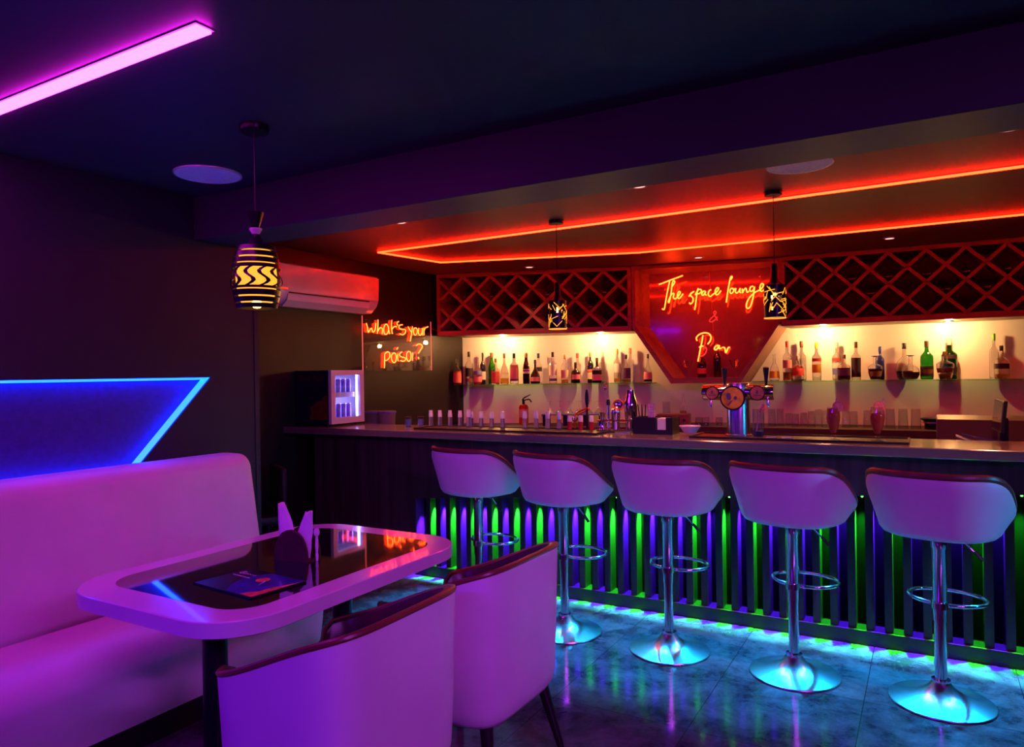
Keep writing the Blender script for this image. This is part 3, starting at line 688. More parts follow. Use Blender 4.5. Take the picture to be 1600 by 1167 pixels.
def napkin(x, y, tilt, lab, hgt=0.15):
    t = tag(obj('paper_napkin', nap_bm(tilt, hgt), M['paper'], None, True, (nh.location.x + x, nh.location.y + y, 0.7407 + 0.009)), lab, 'napkin', 'napkins in the holder'); return t
def nap_bm(tilt, hgt):
    bm = B(); n = 7; lay = []
    for k in range(9):
        f = k / 8; w = 0.033 + 0.012 * math.sin(f * PI) - 0.018 * f
        lay.append([bm.verts.new((tilt * f * f * 0.05 + w * math.cos(2 * PI * i / 14) * (1.0 + .12 * math.sin(3 * i + k)), 0.016 * (1 - .4 * f) * math.sin(2 * PI * i / 14) * (1 + .35 * math.cos(5 * i)), hgt * f + 0.012 * f * math.sin(i * 1.7))) for i in range(14)])
    for a, b in zip(lay, lay[1:]):
        for i in range(14): bm.faces.new((a[i], a[(i + 1) % 14], b[(i + 1) % 14], b[i]))
    bm.faces.new(lay[0][::-1]); bm.faces.new(lay[-1]); return bm
napkin(-0.052, 0, -0.6, 'folded white napkin leaning left in the napkin holder', 0.185)
napkin(0.030, 0, 0.7, 'folded white napkin leaning right in the napkin holder', 0.165)

# ---------------------------------------------------------------- air conditioner
ac = thing('air_conditioner', 'white wall-mounted air conditioner between the barrel pendant and the sign', 'air conditioner', (X2, 4.32, 1.97))
Y0, Y1 = 3.745 - 4.32, 4.885 - 4.32
pr = [(0.0, 0.0), (0.14, 0.0), (0.205, 0.055), (0.215, 0.10), (0.225, 0.30), (0.205, 0.318), (0.0, 0.318)]
bm = B(); prism(bm, [(x, Y0, z) for x, z in pr], (0, Y1 - Y0, 0)); bmesh.ops.bevel(bm, geom=[e for e in bm.edges], offset=0.006, segments=2, affect='EDGES'); obj('body', bm, M['plastic_white'], ac, True)
bm = B(); prism(bm, [(0.2205, Y0 + 0.006, 0.105), (0.2305, Y0 + 0.006, 0.30), (0.234, Y0 + 0.006, 0.30), (0.225, Y0 + 0.006, 0.105)], (0, Y1 - Y0 - 0.012, 0)); obj('front_panel', bm, M['plastic_white'], ac)
bm = B(); prism(bm, [(0.148, Y0 + 0.11, -0.0005), (0.200, Y0 + 0.11, 0.044), (0.214, Y0 + 0.11, 0.085), (0.219, Y0 + 0.11, 0.084), (0.206, Y0 + 0.11, 0.036), (0.153, Y0 + 0.11, -0.010)], (0, Y1 - Y0 - 0.22, 0)); obj('louvre_flap', bm, M['plastic_white'], ac)
bm = B(); box(bm, (0.2145, Y0 + 0.12, 0.088), (0.222, Y1 - 0.12, 0.099)); obj('vent_gap', bm, M['black'], ac)
bm = B(); box(bm, (0.2265, Y0 + 0.03, 0.115), (0.2285, Y0 + 0.10, 0.125)); obj('badge', bm, M['chrome'], ac)
bm = B(); bmesh.ops.create_uvsphere(bm, u_segments=10, v_segments=6, radius=0.006); bm.transform(Matrix.Translation((0.232, Y1 - 0.13, 0.25))); obj('indicator_lamp', bm, M['m_white'], ac)

# ---------------------------------------------------------------- drinks cooler on the end of the bar
XF = -4.00; FY0, FY1 = 4.105, 4.478; FX0 = -4.39; FZ1 = 1.468
fr = thing('drinks_cooler', 'small drinks cooler with a lit glass door on the end of the bar', 'drinks cooler', (FX0, FY0, ZC))
of = Vector((FX0, FY0, ZC)); FWx, FDy, FH = XF - FX0, FY1 - FY0, FZ1 - ZC
M['cooler_side'] = P('dark_blue_cooler_wrap', (0.012, 0.010, 0.030), 0.35); M['bull_orange'] = P('printed_dull_orange', (0.16, 0.035, 0.01), 0.5, scale=30, var=0.3); M['brand_red'] = P('printed_dark_red', (0.10, 0.012, 0.01), 0.5)
bm = B(); w = 0.02
for lo, hi in (((0, 0, 0.014), (FWx - 0.03, w, FH)), ((0, FDy - w, 0.014), (FWx - 0.03, FDy, FH)), ((0, w, 0.014), (FWx - 0.03, FDy - w, 0.034)), ((0, w, FH - w), (FWx - 0.03, FDy - w, FH)), ((0, w, 0.034), (w, FDy - w, FH - w))): box(bm, lo, hi)
obj('casing', bm, M['cooler_side'], fr)
bm = B()
for x in (0.03, FWx - 0.07):
    for y in (0.03, FDy - 0.03): lathe(bm, [(0, 0), (0.012, 0), (0.012, 0.016), (0, 0.016)], 12, (x, y, 0))
obj('foot', bm, M['black'], fr)
bm = B(); x0, x1 = FWx - 0.03, FWx
b_ = 0.045
for lo, hi in (((x0, 0, 0.018), (x1, b_, FH)), ((x0, FDy - b_, 0.018), (x1, FDy, FH)), ((x0, b_, 0.018), (x1, FDy - b_, 0.068)), ((x0, b_, FH - 0.038), (x1, FDy - b_, FH))): box(bm, lo, hi)
dr = obj('door_frame', bm, M['plastic_white'], fr)
bm = B(); box(bm, (x0 + 0.012, b_ - 0.004, 0.064), (x0 + 0.016, FDy - b_ + 0.004, FH - 0.034)); obj('door_glass', bm, M['acrylic'], dr)
bm = B(); box(bm, (x0 - 0.015, FDy - w - 0.03, 0.05), (x0 - 0.004, FDy - w - 0.004, FH - 0.03)); box(bm, (w + 0.002, w + 0.006, 0.06), (w + 0.008, FDy - w - 0.006, FH - 0.05)); obj('interior_light', bm, M['em_fridge'], fr)
bm = B(); box(bm, (w + 0.01, w + 0.002, 0.222), (x0 - 0.02, FDy - w - 0.04, 0.232)); box(bm, (x0 - 0.026, w + 0.002, 0.232), (x0 - 0.02, FDy - w - 0.04, 0.262)); obj('shelf', bm, M['plastic_white'], fr)
for y_ in (0, ):
    zf = -0.0012
    bm = B(); prism(bm, [Vector(p) for p in ((0.15, -0.0012, 0.05), (0.345, -0.0012, 0.05), (0.345, -0.0012, 0.24), (0.31, -0.0012, 0.235), (0.28, -0.0012, 0.20), (0.23, -0.0012, 0.19), (0.19, -0.0012, 0.16), (0.16, -0.0012, 0.15), (0.17, -0.0012, 0.11))], (0, 0.0016, 0)); obj('orange_emblem', bm, M['bull_orange'], fr)
    for w_, x_ in (('Red', 0.105), ('Bull', 0.255)): obj('side_lettering', text_bm(w_, 0.075, Matrix.Translation((x_, -0.0009, 0.375)) @ Matrix.Rotation(PI / 2, 4, 'X'), 0.0006), M['brand_red'], fr)
M['can_blue'] = P('blue_silver_can', (0.25, 0.20, 0.62), 0.3, metal=0.5, scale=30, var=0.5); M['can_silver'] = P('can_silver', (0.7, 0.7, 0.75), 0.25, metal=1.0)
def make_can():
    t = thing('drink_can', 'can', 'drink can', (0, 0, 0), 0, 'cans in the drinks cooler')
    bm = B(); lathe(bm, [(0, 0), (0.019, 0), (0.0245, 0.006), (0.0245, 0.122), (0.021, 0.132), (0, 0.132)], 18); obj('body', bm, M['can_blue'], t, True)
    bm = B(); lathe(bm, [(0, 0.131), (0.0205, 0.131), (0.021, 0.134), (0.018, 0.134), (0.017, 0.132), (0, 0.132)], 18); obj('lid', bm, M['can_silver'], t, True)
    return t
can0 = make_can(); first = True
for zi, zz in ((0, 0.036), (1, 0.2335)):
    for yi in range(5):
        c = can0 if first else copy_tree(can0); first = False
        c.location = of + Vector((x0 - 0.062, 0.052 + yi * 0.058, zz))
        c['label'] = '%s drink can on the %s shelf of the lit cooler' % (('first', 'second', 'third', 'fourth', 'fifth')[yi] + ' from the hinge-side left,', ('lower', 'upper')[zi])

# ---------------------------------------------------------------- neon signs
def neon(name, strokes, conv, rad, matname, parent, n=(1, 0, 0)):
    for st_, mt in strokes:
        pts = smooth_pts([conv(*p) for p in st_], 4)
        bm = B(); tube(bm, pts, rad, 8); obj(name, bm, M[mt], parent, True)
E_, D_ = 'em_neon', 'em_neon_dim'
# "what's your poison?" on an acrylic board on the left bar wall
XA = X2 + 0.06
def cP(x, y): return at(550 + x / 10.607, 480 + y / 10.607, x=XA + 0.012)
p00, p11 = at(566.5, 495, x=XA), at(674.5, 577.5, x=XA)
sg = thing('neon_sign', "red handwritten neon sign reading what's your poison on clear acrylic", 'neon sign', (XA, p00.y, p11.z))
og = sg.location.copy(); Y0s, Y1s, Z0s, Z1s = 0, p11.y - p00.y, -0.008, p00.z - p11.z + 0.012
bm = B(); box(bm, (-0.008, 0, Z0s), (0.0, Y1s, Z1s)); obj('acrylic_board', bm, M['acrylic'], sg)
bm = B(); box(bm, (-0.0085, -0.004, Z0s), (0.0005, 0.0, Z1s)); obj('lit_edge', bm, M['em_edge'], sg)
bm = B(); box(bm, (-0.0085, Y1s, Z0s), (0.0005, Y1s + 0.004, Z1s)); obj('lit_edge', bm, M['em_edge'], sg)
for y in (0.035, Y1s - 0.035):
    for z in (Z0s + 0.035, Z1s - 0.035): bm = B(); lathe(bm, [(0, -0.06), (0.007, -0.06), (0.007, 0.006), (0, 0.006)], 12, mat=Matrix.Translation((0, y, z)) @ Matrix.Rotation(PI / 2, 4, 'Y')); obj('standoff', bm, M['chrome'], sg, True)
PO = [([(235, 265), (255, 330), (270, 415), (300, 370), (325, 350), (345, 410), (375, 390), (390, 330), (395, 260)], E_),
      ([(432, 210), (428, 320), (420, 435)], E_), ([(424, 405), (455, 350), (490, 340), (505, 375), (500, 440)], E_),
      ([(600, 330), (585, 290), (555, 285), (530, 330), (527, 400), (550, 450), (590, 430), (605, 370), (602, 320), (610, 390), (625, 440)], E_),
      ([(658, 215), (655, 330), (667, 440)], E_), ([(662, 365), (700, 322), (740, 322)], E_), ([(775, 235), (745, 262), (757, 300)], E_),
      ([(835, 290), (790, 300), (778, 340), (820, 365), (880, 370), (885, 420), (840, 455), (790, 440)], E_),
      ([(930, 325), (955, 370), (985, 410)], E_), ([(1000, 320), (990, 420), (975, 500), (965, 560)], E_),
      ([(1060, 340), (1028, 355), (1020, 420), (1042, 460), (1073, 440), (1082, 375), (1060, 340)], E_),
      ([(1108, 345), (1102, 430), (1128, 465), (1158, 430), (1165, 350), (1165, 430), (1175, 465)], E_),
      ([(1190, 345), (1193, 460)], E_), ([(1193, 390), (1215, 345), (1260, 325)], E_),
      ([(545, 760), (540, 880), (538, 1005)], E_), ([(545, 775), (580, 742), (620, 755), (627, 820), (590, 870), (545, 885)], E_),
      ([(690, 755), (660, 790), (655, 860), (688, 915), (722, 900), (735, 830), (720, 770), (690, 755)], E_),
      ([(760, 770), (757, 830), (765, 890)], E_), ([(742, 695), (760, 668)], E_),
      ([(830, 740), (797, 762), (790, 800), (830, 825), (882, 840), (880, 880), (840, 895), (805, 880)], E_),
      ([(940, 730), (910, 760), (905, 840), (930, 890), (963, 880), (980, 810), (970, 750), (940, 730)], E_),
      ([(1005, 750), (1003, 820), (1002, 885)], E_), ([(1010, 800), (1040, 748), (1063, 775), (1066, 880)], D_),
      ([(1065, 635), (1100, 610), (1150, 620), (1163, 660), (1130, 715), (1100, 762)], E_), ([(1100, 825), (1105, 855)], E_)]
neon('neon_letter', PO, lambda x, y: cP(x, y) - og, 0.0042, None, sg)
bm = B(); tube(bm, smooth_pts([(-0.004, Y1s - 0.04, Z1s - 0.06), (0.0, Y1s + 0.06, Z1s - 0.08), (-0.02, Y1s + 0.16, Z1s - 0.09), (-0.05, Y1s + 0.2, Z1s - 0.06)], 5), 0.0025, 6); obj('cable', bm, M['red'], sg)

# "The space lounge & Bar" in the display box
SL = ((FM[0][0], FM[0][1] + 0.16), (FM[1][0], FM[1][1] + 0.16))
def cA(x, y): return at(1000 + x / 6.957, 400 + y / 6.957, line=SL)
def cB(x, y): return at(1000 + x / 6.957, 500 + y / 6.957, line=SL)
ls = thing('neon_sign', 'large red script neon sign reading The space lounge and Bar', 'neon sign', fm(0.68, 1.9, 0.16)); ol = ls.location.copy()
LA = [([(205, 310), (260, 290), (330, 262), (400, 237), (465, 212)], E_), ([(325, 262), (310, 330), (290, 430), (275, 520), (262, 580), (240, 572)], E_),
      ([(350, 330), (378, 285), (365, 268), (350, 300), (338, 400), (318, 500), (308, 492), (330, 440), (352, 408), (370, 410), (362, 450), (382, 468)], E_),
      ([(382, 468), (418, 432), (438, 400), (425, 384), (408, 415), (410, 450), (432, 458), (468, 410)], E_),
      ([(530, 440), (565, 400), (590, 385), (560, 400), (545, 425), (575, 455), (572, 500), (548, 520), (535, 505)], E_),
      ([(632, 350), (620, 400), (610, 480), (602, 540), (594, 585)], E_), ([(600, 425), (625, 375), (655, 362), (668, 380), (650, 405), (622, 412)], E_),
      ([(712, 385), (690, 382), (672, 410), (684, 428), (704, 405), (714, 385), (706, 415), (725, 425)], E_),
      ([(775, 365), (752, 378), (742, 415), (762, 440), (795, 415)], E_),
      ([(795, 415), (835, 388), (855, 355), (838, 345), (818, 378), (826, 418), (850, 415), (880, 375)], E_),
      ([(985, 260), (1002, 230), (992, 222), (980, 250), (962, 340), (948, 430), (938, 505)], E_),
      ([(995, 350), (978, 372), (985, 405), (1010, 395), (1020, 362), (1002, 350), (1018, 362), (1040, 352)], E_),
      ([(1042, 350), (1037, 388), (1054, 402), (1076, 380), (1088, 350), (1085, 390), (1100, 400)], E_),
      ([(1112, 355), (1115, 402), (1128, 370), (1150, 350), (1158, 375), (1165, 396), (1185, 380)], E_),
      ([(1232, 330), (1205, 335), (1193, 368), (1210, 385), (1236, 362), (1244, 332), (1236, 410), (1222, 480), (1200, 545), (1175, 570), (1156, 550), (1164, 500), (1200, 440), (1250, 395), (1290, 375)], E_),
      ([(1290, 375), (1328, 345), (1342, 310), (1322, 300), (1304, 340), (1315, 382), (1345, 372), (1370, 345)], E_),
      ([(842, 700), (815, 650), (802, 615), (815, 598), (828, 614), (808, 645), (770, 680), (755, 706), (782, 714), (818, 690), (842, 660)], D_)]
LB = [([(622, 225), (612, 195), (640, 160), (690, 140), (742, 145), (770, 180), (764, 225), (735, 262)], E_), ([(684, 165), (674, 230), (657, 310), (642, 390), (630, 450)], E_),
      ([(645, 300), (662, 285), (690, 285)], E_), ([(690, 285), (722, 310), (716, 355), (684, 388), (645, 395)], D_),
      ([(852, 275), (822, 285), (808, 315), (830, 322), (855, 290), (862, 275), (860, 310), (888, 305)], E_),
      ([(893, 298), (920, 302), (932, 355), (947, 330), (960, 300), (978, 297)], E_)]
neon('neon_letter', LA, lambda x, y: cA(x, y) - ol, 0.0064, None, ls)
neon('neon_letter', LB, lambda x, y: cB(x, y) - ol, 0.0064, None, ls)
for u, z in ((0.2, 2.28), (1.15, 2.30), (0.66, 1.62)): bm = B(); tube(bm, [fm(u, z, 0.17) - ol, fm(u, z, 0.415) - ol], 0.004, 6); obj('standoff', bm, M['chrome'], ls)
bm = B(); tube(bm, [fm(0.69, 2.40, 0.17) - ol, fm(0.70, 2.2, 0.172) - ol, fm(0.72, 1.80, 0.17) - ol], 0.003, 6); obj('cable', bm, M['red'], ls)

# ---------------------------------------------------------------- bottles
CAPS = {'black': P('black_cap', (0.012, 0.011, 0.012), 0.35), 'brown': P('brown_cap', (0.10, 0.045, 0.02), 0.45), 'red': P('red_cap', (0.62, 0.06, 0.05), 0.4), 'orange': P('orange_cap', (0.70, 0.20, 0.06), 0.4),
        'gold': P('gold_cap', (0.62, 0.42, 0.12), 0.3, metal=0.8), 'yellow': P('yellow_cap', (0.80, 0.66, 0.03), 0.4), 'green': P('green_cap', (0.14, 0.42, 0.05), 0.4), 'blue': P('blue_cap', (0.03, 0.04, 0.35), 0.35), 'grey': P('grey_cap', (0.35, 0.33, 0.33), 0.4), 'pink': P('pink_foil', (0.65, 0.30, 0.28), 0.35), 'clear': M['glass'], 'white': P('white_cap', (0.74, 0.70, 0.76), 0.4)}
LABS = {'dark': P('dark_label', (0.035, 0.02, 0.03), 0.5), 'cream': P('cream_label', (0.72, 0.62, 0.50), 0.6), 'pink': P('pink_label', (0.70, 0.26, 0.30), 0.6), 'coral': P('coral_label', (0.74, 0.20, 0.13), 0.6), 'purple': P('purple_label', (0.10, 0.05, 0.17), 0.5), 'yellow': P('yellow_label', (0.80, 0.58, 0.06), 0.6), 'gold': P('gold_label', (0.55, 0.34, 0.12), 0.4, metal=0.3), 'white': P('white_label', (0.76, 0.72, 0.70), 0.6), 'red': P('red_label', (0.58, 0.07, 0.06), 0.5), 'blue': P('blue_label', (0.16, 0.20, 0.55), 0.5), 'brown': P('brown_label', (0.16, 0.07, 0.04), 0.5)}
LIQ = {'amber': P('amber_spirit', (0.62, 0.20, 0.03), 0.03, trans=0.85, ior=1.34, var=0.03), 'dark': P('dark_spirit', (0.13, 0.03, 0.012), 0.04, trans=0.5, ior=1.34), 'orange': P('orange_liqueur', (0.85, 0.22, 0.04), 0.05, trans=0.6, ior=1.34), 'red': P('red_liqueur', (0.80, 0.06, 0.06), 0.05, trans=0.5, ior=1.34), 'blue': P('blue_liqueur', (0.05, 0.10, 0.22), 0.05, trans=0.6, ior=1.34), 'tea': P('golden_spirit', (0.80, 0.42, 0.06), 0.03, trans=0.85, ior=1.34)}
SH = {'std': [(0.0, 0.0), (0.9, 0.0), (1, 0.03), (1, 0.58), (0.93, 0.64), (0.62, 0.70), (0.34, 0.76), (0.30, 0.82), (0.30, 1.0)],
      'tall': [(0.0, 0.0), (0.92, 0.0), (1, 0.03), (1, 0.62), (0.9, 0.66), (0.5, 0.71), (0.34, 0.75), (0.32, 1.0)],
      'bell': [(0.0, 0.0), (0.88, 0.0), (0.98, 0.04), (1, 0.20), (0.95, 0.36), (0.74, 0.52), (0.44, 0.62), (0.27, 0.70), (0.24, 1.0)],
      'squat': [(0.0, 0.0), (0.9, 0.0), (1, 0.05), (1, 0.52), (0.86, 0.60), (0.40, 0.66), (0.27, 0.70), (0.25, 1.0)],
      'deco': [(0.0, 0.0), (0.62, 0.0), (0.70, 0.04), (0.86, 0.25), (1.0, 0.48), (0.98, 0.58), (0.6, 0.66), (0.26, 0.70), (0.24, 1.0)],
      'ball': [(0.0, 0.0), (0.6, 0.0), (0.80, 0.05), (0.98, 0.20), (1, 0.32), (0.90, 0.46), (0.6, 0.57), (0.28, 0.63), (0.22, 0.68), (0.22, 1.0)],
      'cognac': [(0.0, 0.0), (0.9, 0.0), (1, 0.04), (1, 0.28), (0.86, 0.42), (0.48, 0.55), (0.28, 0.64), (0.22, 0.72), (0.22, 1.0)],
      'slope': [(0.0, 0.0), (0.92, 0.0), (1, 0.03), (1, 0.50), (0.80, 0.64), (0.52, 0.76), (0.42, 0.84), (0.40, 1.0)]}
def prof_r(pr, f):
    for (r0, z0), (r1, z1) in zip(pr[1:], pr[2:]):
        if z0 <= f <= z1 and z1 > z0: return r0 + (r1 - r0) * (f - z0) / (z1 - z0)
    return pr[-1][0]
def bottle(loc, Hh, Rr, shape, glass, cap, labels, liq, label, sq=None, rz=0.0, capf=0.16, group='bottles on the glass shelves', stopper=False):
    t = thing('spirit_bottle', label, 'bottle', loc, rz, group)
    pr = [(r * Rr, z * Hh * 0.965) for r, z in SH[shape]]; seg = 28
    bm = B(); hollow = glass in ('glass', 'glass_green')
    if hollow:
        w = 0.0025; inn = [(max(r - w, 0.002), z) for r, z in pr[1:]][::-1]; inn = [(r, max(z, 0.006)) for r, z in inn]
        lathe(bm, pr + inn + [(0, 0.006)], seg, sq=sq)
    else: lathe(bm, pr + [(0, Hh * 0.965)], seg, sq=sq)
    obj('bottle_glass', bm, M[glass], t, True)
    if liq and hollow:
        c, lv = liq; k = [(max(r - 0.0032, 0.0015), max(z, 0.0068)) for r, z in pr if 0 < r and z <= lv * Hh * .965]
        rl = prof_r(SH[shape], lv) * Rr - 0.0032
        bm = B(); lathe(bm, [(0, 0.0068)] + k + [(rl, lv * Hh * .965), (0, lv * Hh * .965)], seg, sq=sq); obj('spirit', bm, LIQ[c], t, True)
    rn = SH[shape][-1][0] * Rr
    if cap:
        if stopper:
            bm = B(); lathe(bm, [(0, Hh * .955), (rn * .8, Hh * .955), (rn * .95, Hh * .965), (rn * 2.1, Hh * .985), (rn * 2.1, Hh), (0, Hh)], 18)
        else:
            bm = B(); lathe(bm, [(rn + 0.0004, Hh * (1 - capf)), (rn + 0.0022, Hh * (1 - capf)), (rn + 0.0022, Hh * .99), (rn + .001, Hh), (0, Hh), (0, Hh * .966), (rn + 0.0004, Hh * .966)], 18)
        obj('cap', bm, CAPS[cap], t, True)
    for lc, f0, f1 in labels:
        n = 3; zs = [f0 + (f1 - f0) * i / n for i in range(n + 1)]
        o_ = [(prof_r(SH[shape], z / 0.965) * Rr + 0.0009, z * Hh) for z in zs]; i_ = [(prof_r(SH[shape], z / 0.965) * Rr + 0.0002, z * Hh) for z in zs][::-1]
        bm = B(); lathe(bm, o_ + i_ + [o_[0]], seg, sq=sq)
        # keep the three quarters of the band that face the room
        kill = [v for v in bm.verts if v.co.y > Rr * 0.55]; bmesh.ops.delete(bm, geom=kill, context='VERTS')
        obj('paper_label', bm, LABS[lc], t, True)
    return t
def shelf_bottle(line, px, ytop, wpx, row, shape, glass, cap, labels, liq, label, sq=None, capf=0.16, stopper=False):
    ln = off(line, 0.318 if row == 'f' else 0.462)
    p = at(px, ytop, line=ln); dep = p.x * _F[0] + p.y * _F[1]
    bottle((p.x, p.y, SZ), p.z - SZ, wpx * dep / FPX / 2, shape, glass, cap, labels, liq, label, sq, frame_on(line), capf, stopper=stopper)
G, GG, GD, GB = 'glass', 'glass_green', 'glass_dark', 'glass_blue'
LEFT = [(714, 561, 13, 'f', 'squat', G, 'clear', [('coral', .08, .52)], ('red', .5), 'squat clear bottle with coral label, first on the left shelf', None),
        (732.5, 549.5, 11.5, 'b', 'tall', G, 'black', [('dark', .24, .50), ('brown', .08, .18)], None, 'tall clear bottle with black cap and dark label, second on the left shelf', None),
        (746, 560, 13, 'f', 'squat', G, 'clear', [('blue', .38, .52), ('pink', .10, .30)], ('red', .2), 'short clear bottle with blue and pink label near the left shelf end', None),
        (754, 551, 9, 'b', 'std', GD, 'black', [('cream', .14, .40)], None, 'dark wine-shaped bottle with cream label behind the blue and pink labelled one', None),
        (768, 551, 11, 'b', 'slope', GG, 'brown', [], None, 'plain sloping green bottle behind the coral labelled jug on the left shelf', None),
        (774, 560, 13, 'f', 'squat', G, 'brown', [('coral', .06, .50)], ('orange', .45), 'squat bottle with orange-red label and brown cap in front of the green bottle', None),
        (787.7, 552, 13.5, 'f', 'bell', G, 'brown', [('cream', .33, .35)], ('tea', .20), 'bell-shaped clear bottle with a little golden spirit in it', None),
        (803, 552, 12.5, 'f', 'tall', G, 'black', [('pink', .16, .62), ('purple', .10, .17)], None, 'square clear bottle with tall pink label and black cap', 5),
        (822, 551, 10.5, 'f', 'slope', GD, 'gold', [('gold', .44, .48), ('cream', .33, .40)], None, 'black bottle with gold cap and gold bands on the left shelf', 5),
        (836, 562, 15.5, 'f', 'cognac', GD, 'black', [('pink', .10, .28)], None, 'dark wide-bodied cognac bottle with pinkish label', None),
        (841, 552, 11, 'b', 'tall', G, 'black', [('dark', .40, .54)], None, 'clear bottle with black cap and dark band behind the cognac bottle', None),
        (863.5, 550, 12, 'f', 'tall', G, 'black', [('white', .26, .60), ('purple', .08, .16)], None, 'clear bottle with pale label and black cap right of the cognac bottle', None),
        (882, 554, 11.5, 'f', 'std', G, 'gold', [('cream', .18, .46)], ('tea', .15), 'clear bottle with gold cap and cream label on the left shelf', None),
        (899, 566, 14.5, 'f', 'squat', GD, 'black', [('pink', .18, .42)], None, 'squat black bottle with pink label on the left shelf', None),
        (902, 552, 11, 'b', 'tall', G, 'red', [], None, 'clear bottle with red cap behind the squat black one', None),
        (922, 550, 10, 'b', 'std', GD, 'gold', [('orange' if False else 'coral', .36, .44), ('cream', .12, .34)], None, 'dark bottle with gold cap and cream label behind the black flask', None),
        (932.5, 559, 15, 'f', 'squat', GD, 'brown', [('purple', .50, .60), ('pink', .10, .34)], None, 'big rectangular black flask with pink label on the left shelf', 6),
        (941, 550, 12, 'b', 'std', G, 'grey', [], None, 'clear bottle with grey cap behind the rectangular black flask', None),
        (964, 545, 10.5, 'b', 'tall', G, 'orange', [('white', .30, .56)], ('tea', .12), 'tall clear bottle with orange cap left of the purple labelled one', None),
        (978, 554, 13.5, 'f', 'squat', G, 'black', [('purple', .14, .52)], ('tea', .12), 'clear bottle with large dark purple label near the display box', None),
        (984.5, 544, 11, 'b', 'tall', G, 'orange', [], None, 'tall clear bottle with orange-red cap behind the purple labelled one', None),
        (1012, 553, 13, 'f', 'cognac', G, 'brown', [('pink', .10, .36)], ('dark', .14), 'round bottle with pinkish label and brown cap, last on the left shelf', None)]
for r in LEFT: shelf_bottle(FL, *r[:9], r[9], sq=r[10])
RIGHT = [(1209.5, 553, 15, 'f', 'bell', G, 'clear', [('yellow', .10, .36)], None, 'bell-shaped clear bottle with yellow label, first on the right shelf', None, False),
         (1229.5, 533, 13, 'f', 'tall', G, 'red', [('pink', .32, .52)], ('orange', .22), 'tall clear bottle with red cap and orange liqueur in the bottom', None, False),
         (1246.5, 556, 17.5, 'f', 'squat', G, 'grey', [('red', .20, .62)], None, 'squat round clear bottle with red label on the right shelf', None, False),
         (1252, 533, 13, 'b', 'tall', G, 'brown', [], None, 'tall clear bottle with brown cap behind the red labelled one', None, False),
         (1275.5, 535, 13, 'f', 'tall', G, 'yellow', [('yellow', .20, .42), ('red', .50, .58)], None, 'clear bottle with bright yellow cap and yellow label', None, False),
         (1307, 535, 13, 'b', 'tall', G, 'grey', [('red', .50, .58), ('blue', .14, .30), ('white', .32, .46)], None, 'clear bottle with blue, white and red labels on the right shelf', None, False),
         (1318.5, 554, 18.5, 'f', 'squat', G, 'brown', [('purple', .18, .44)], ('dark', .50), 'square bottle of dark rum in front of the blue labelled one', 5, False),
         (1337, 534, 13.5, 'f', 'tall', G, 'brown', [('dark', .08, .58)], None, 'tall bottle with black wrap-round label and brown cap', None, False),
         (1367, 556, 21, 'f', 'deco', G, 'brown', [('brown', .14, .36)], ('dark', .48), 'flared decanter of dark spirit with flat stopper', None, True),
         (1374.5, 541, 13, 'b', 'std', GB, 'blue', [], None, 'dark blue bottle behind the flared decanter', None, False),
         (1412.5, 536, 25, 'b', 'ball', G, 'black', [], ('dark', .24), 'long-necked round flask with black cap behind a decanter', None, False),
         (1422.5, 555, 25, 'f', 'ball', G, 'brown', [], ('dark', .32), 'broad round decanter half full of dark spirit, with flat stopper', None, True),
         (1447.5, 532.5, 18, 'f', 'std', GG, 'brown', [('dark', .08, .34), ('gold', .14, .26)], None, 'bright green bottle with black and gold label', None, False),
         (1476.5, 549, 25, 'f', 'deco', G, 'brown', [('brown', .24, .40)], ('amber', .20), 'flared clear bottle with a little amber spirit, beside the big green one', None, False),
         (1483, 529, 21, 'b', 'tall', GG, 'pink', [('dark', .50, .60), ('dark', .1, .3)], None, 'big dark green bottle with pinkish foil top', None, False),
         (1552.5, 521, 12.5, 'b', 'tall', G, 'green', [], None, 'clear bottle with green cap near the right photo edge', None, False),
         (1564.5, 540, 19.5, 'f', 'squat', G, 'black', [('dark', .30, .46)], ('tea', .14), 'square clear bottle with black cap, last on the right shelf', 5, False)]
for r in RIGHT: shelf_bottle(FR, *r[:9], r[9], sq=r[10], stopper=r[11])
# a bottle and glasses standing inside the display box
bottle(fm(0.60, 1.3505, 0.20), 0.27, 0.042, 'slope', GD, 'red', [('red', .14, .34)], None, 'dark sparkling wine bottle standing in the red display box', group='bottles in the display box')
bottle(fm(0.72, 1.3505, 0.30), 0.33, 0.036, 'std', GD, 'gold', [], None, 'slim dark bottle behind the sparkling wine in the display box', group='bottles in the display box')
def wine_glass(loc, h, r, lab, group, flare=1.0):
    bm = B(); s = h * 0.45
    lathe(bm, [(0, 0), (r * .85, 0), (r * .85, 0.002), (0.006, 0.006), (0.004, 0.012), (0.004, s), (r * .5, s + 0.012), (r * .9, s + h * .25), (r * flare, h), (r * flare - 0.0018, h), (r * .9 - .002, s + h * .25), (r * .45, s + 0.016), (0, s + 0.010)], 24)
    return tag(obj('wine_glass', bm, M['thin'], None, True, loc), lab, 'glass', group)
wine_glass(fm(0.47, 1.3505, 0.17), 0.17, 0.042, 'flared cocktail glass at the left in the red display box', 'glasses in the display box', 1.35)
wine_glass(fm(0.90, 1.3505, 0.24), 0.17, 0.042, 'flared cocktail glass at the right in the red display box', 'glasses in the display box', 1.35)

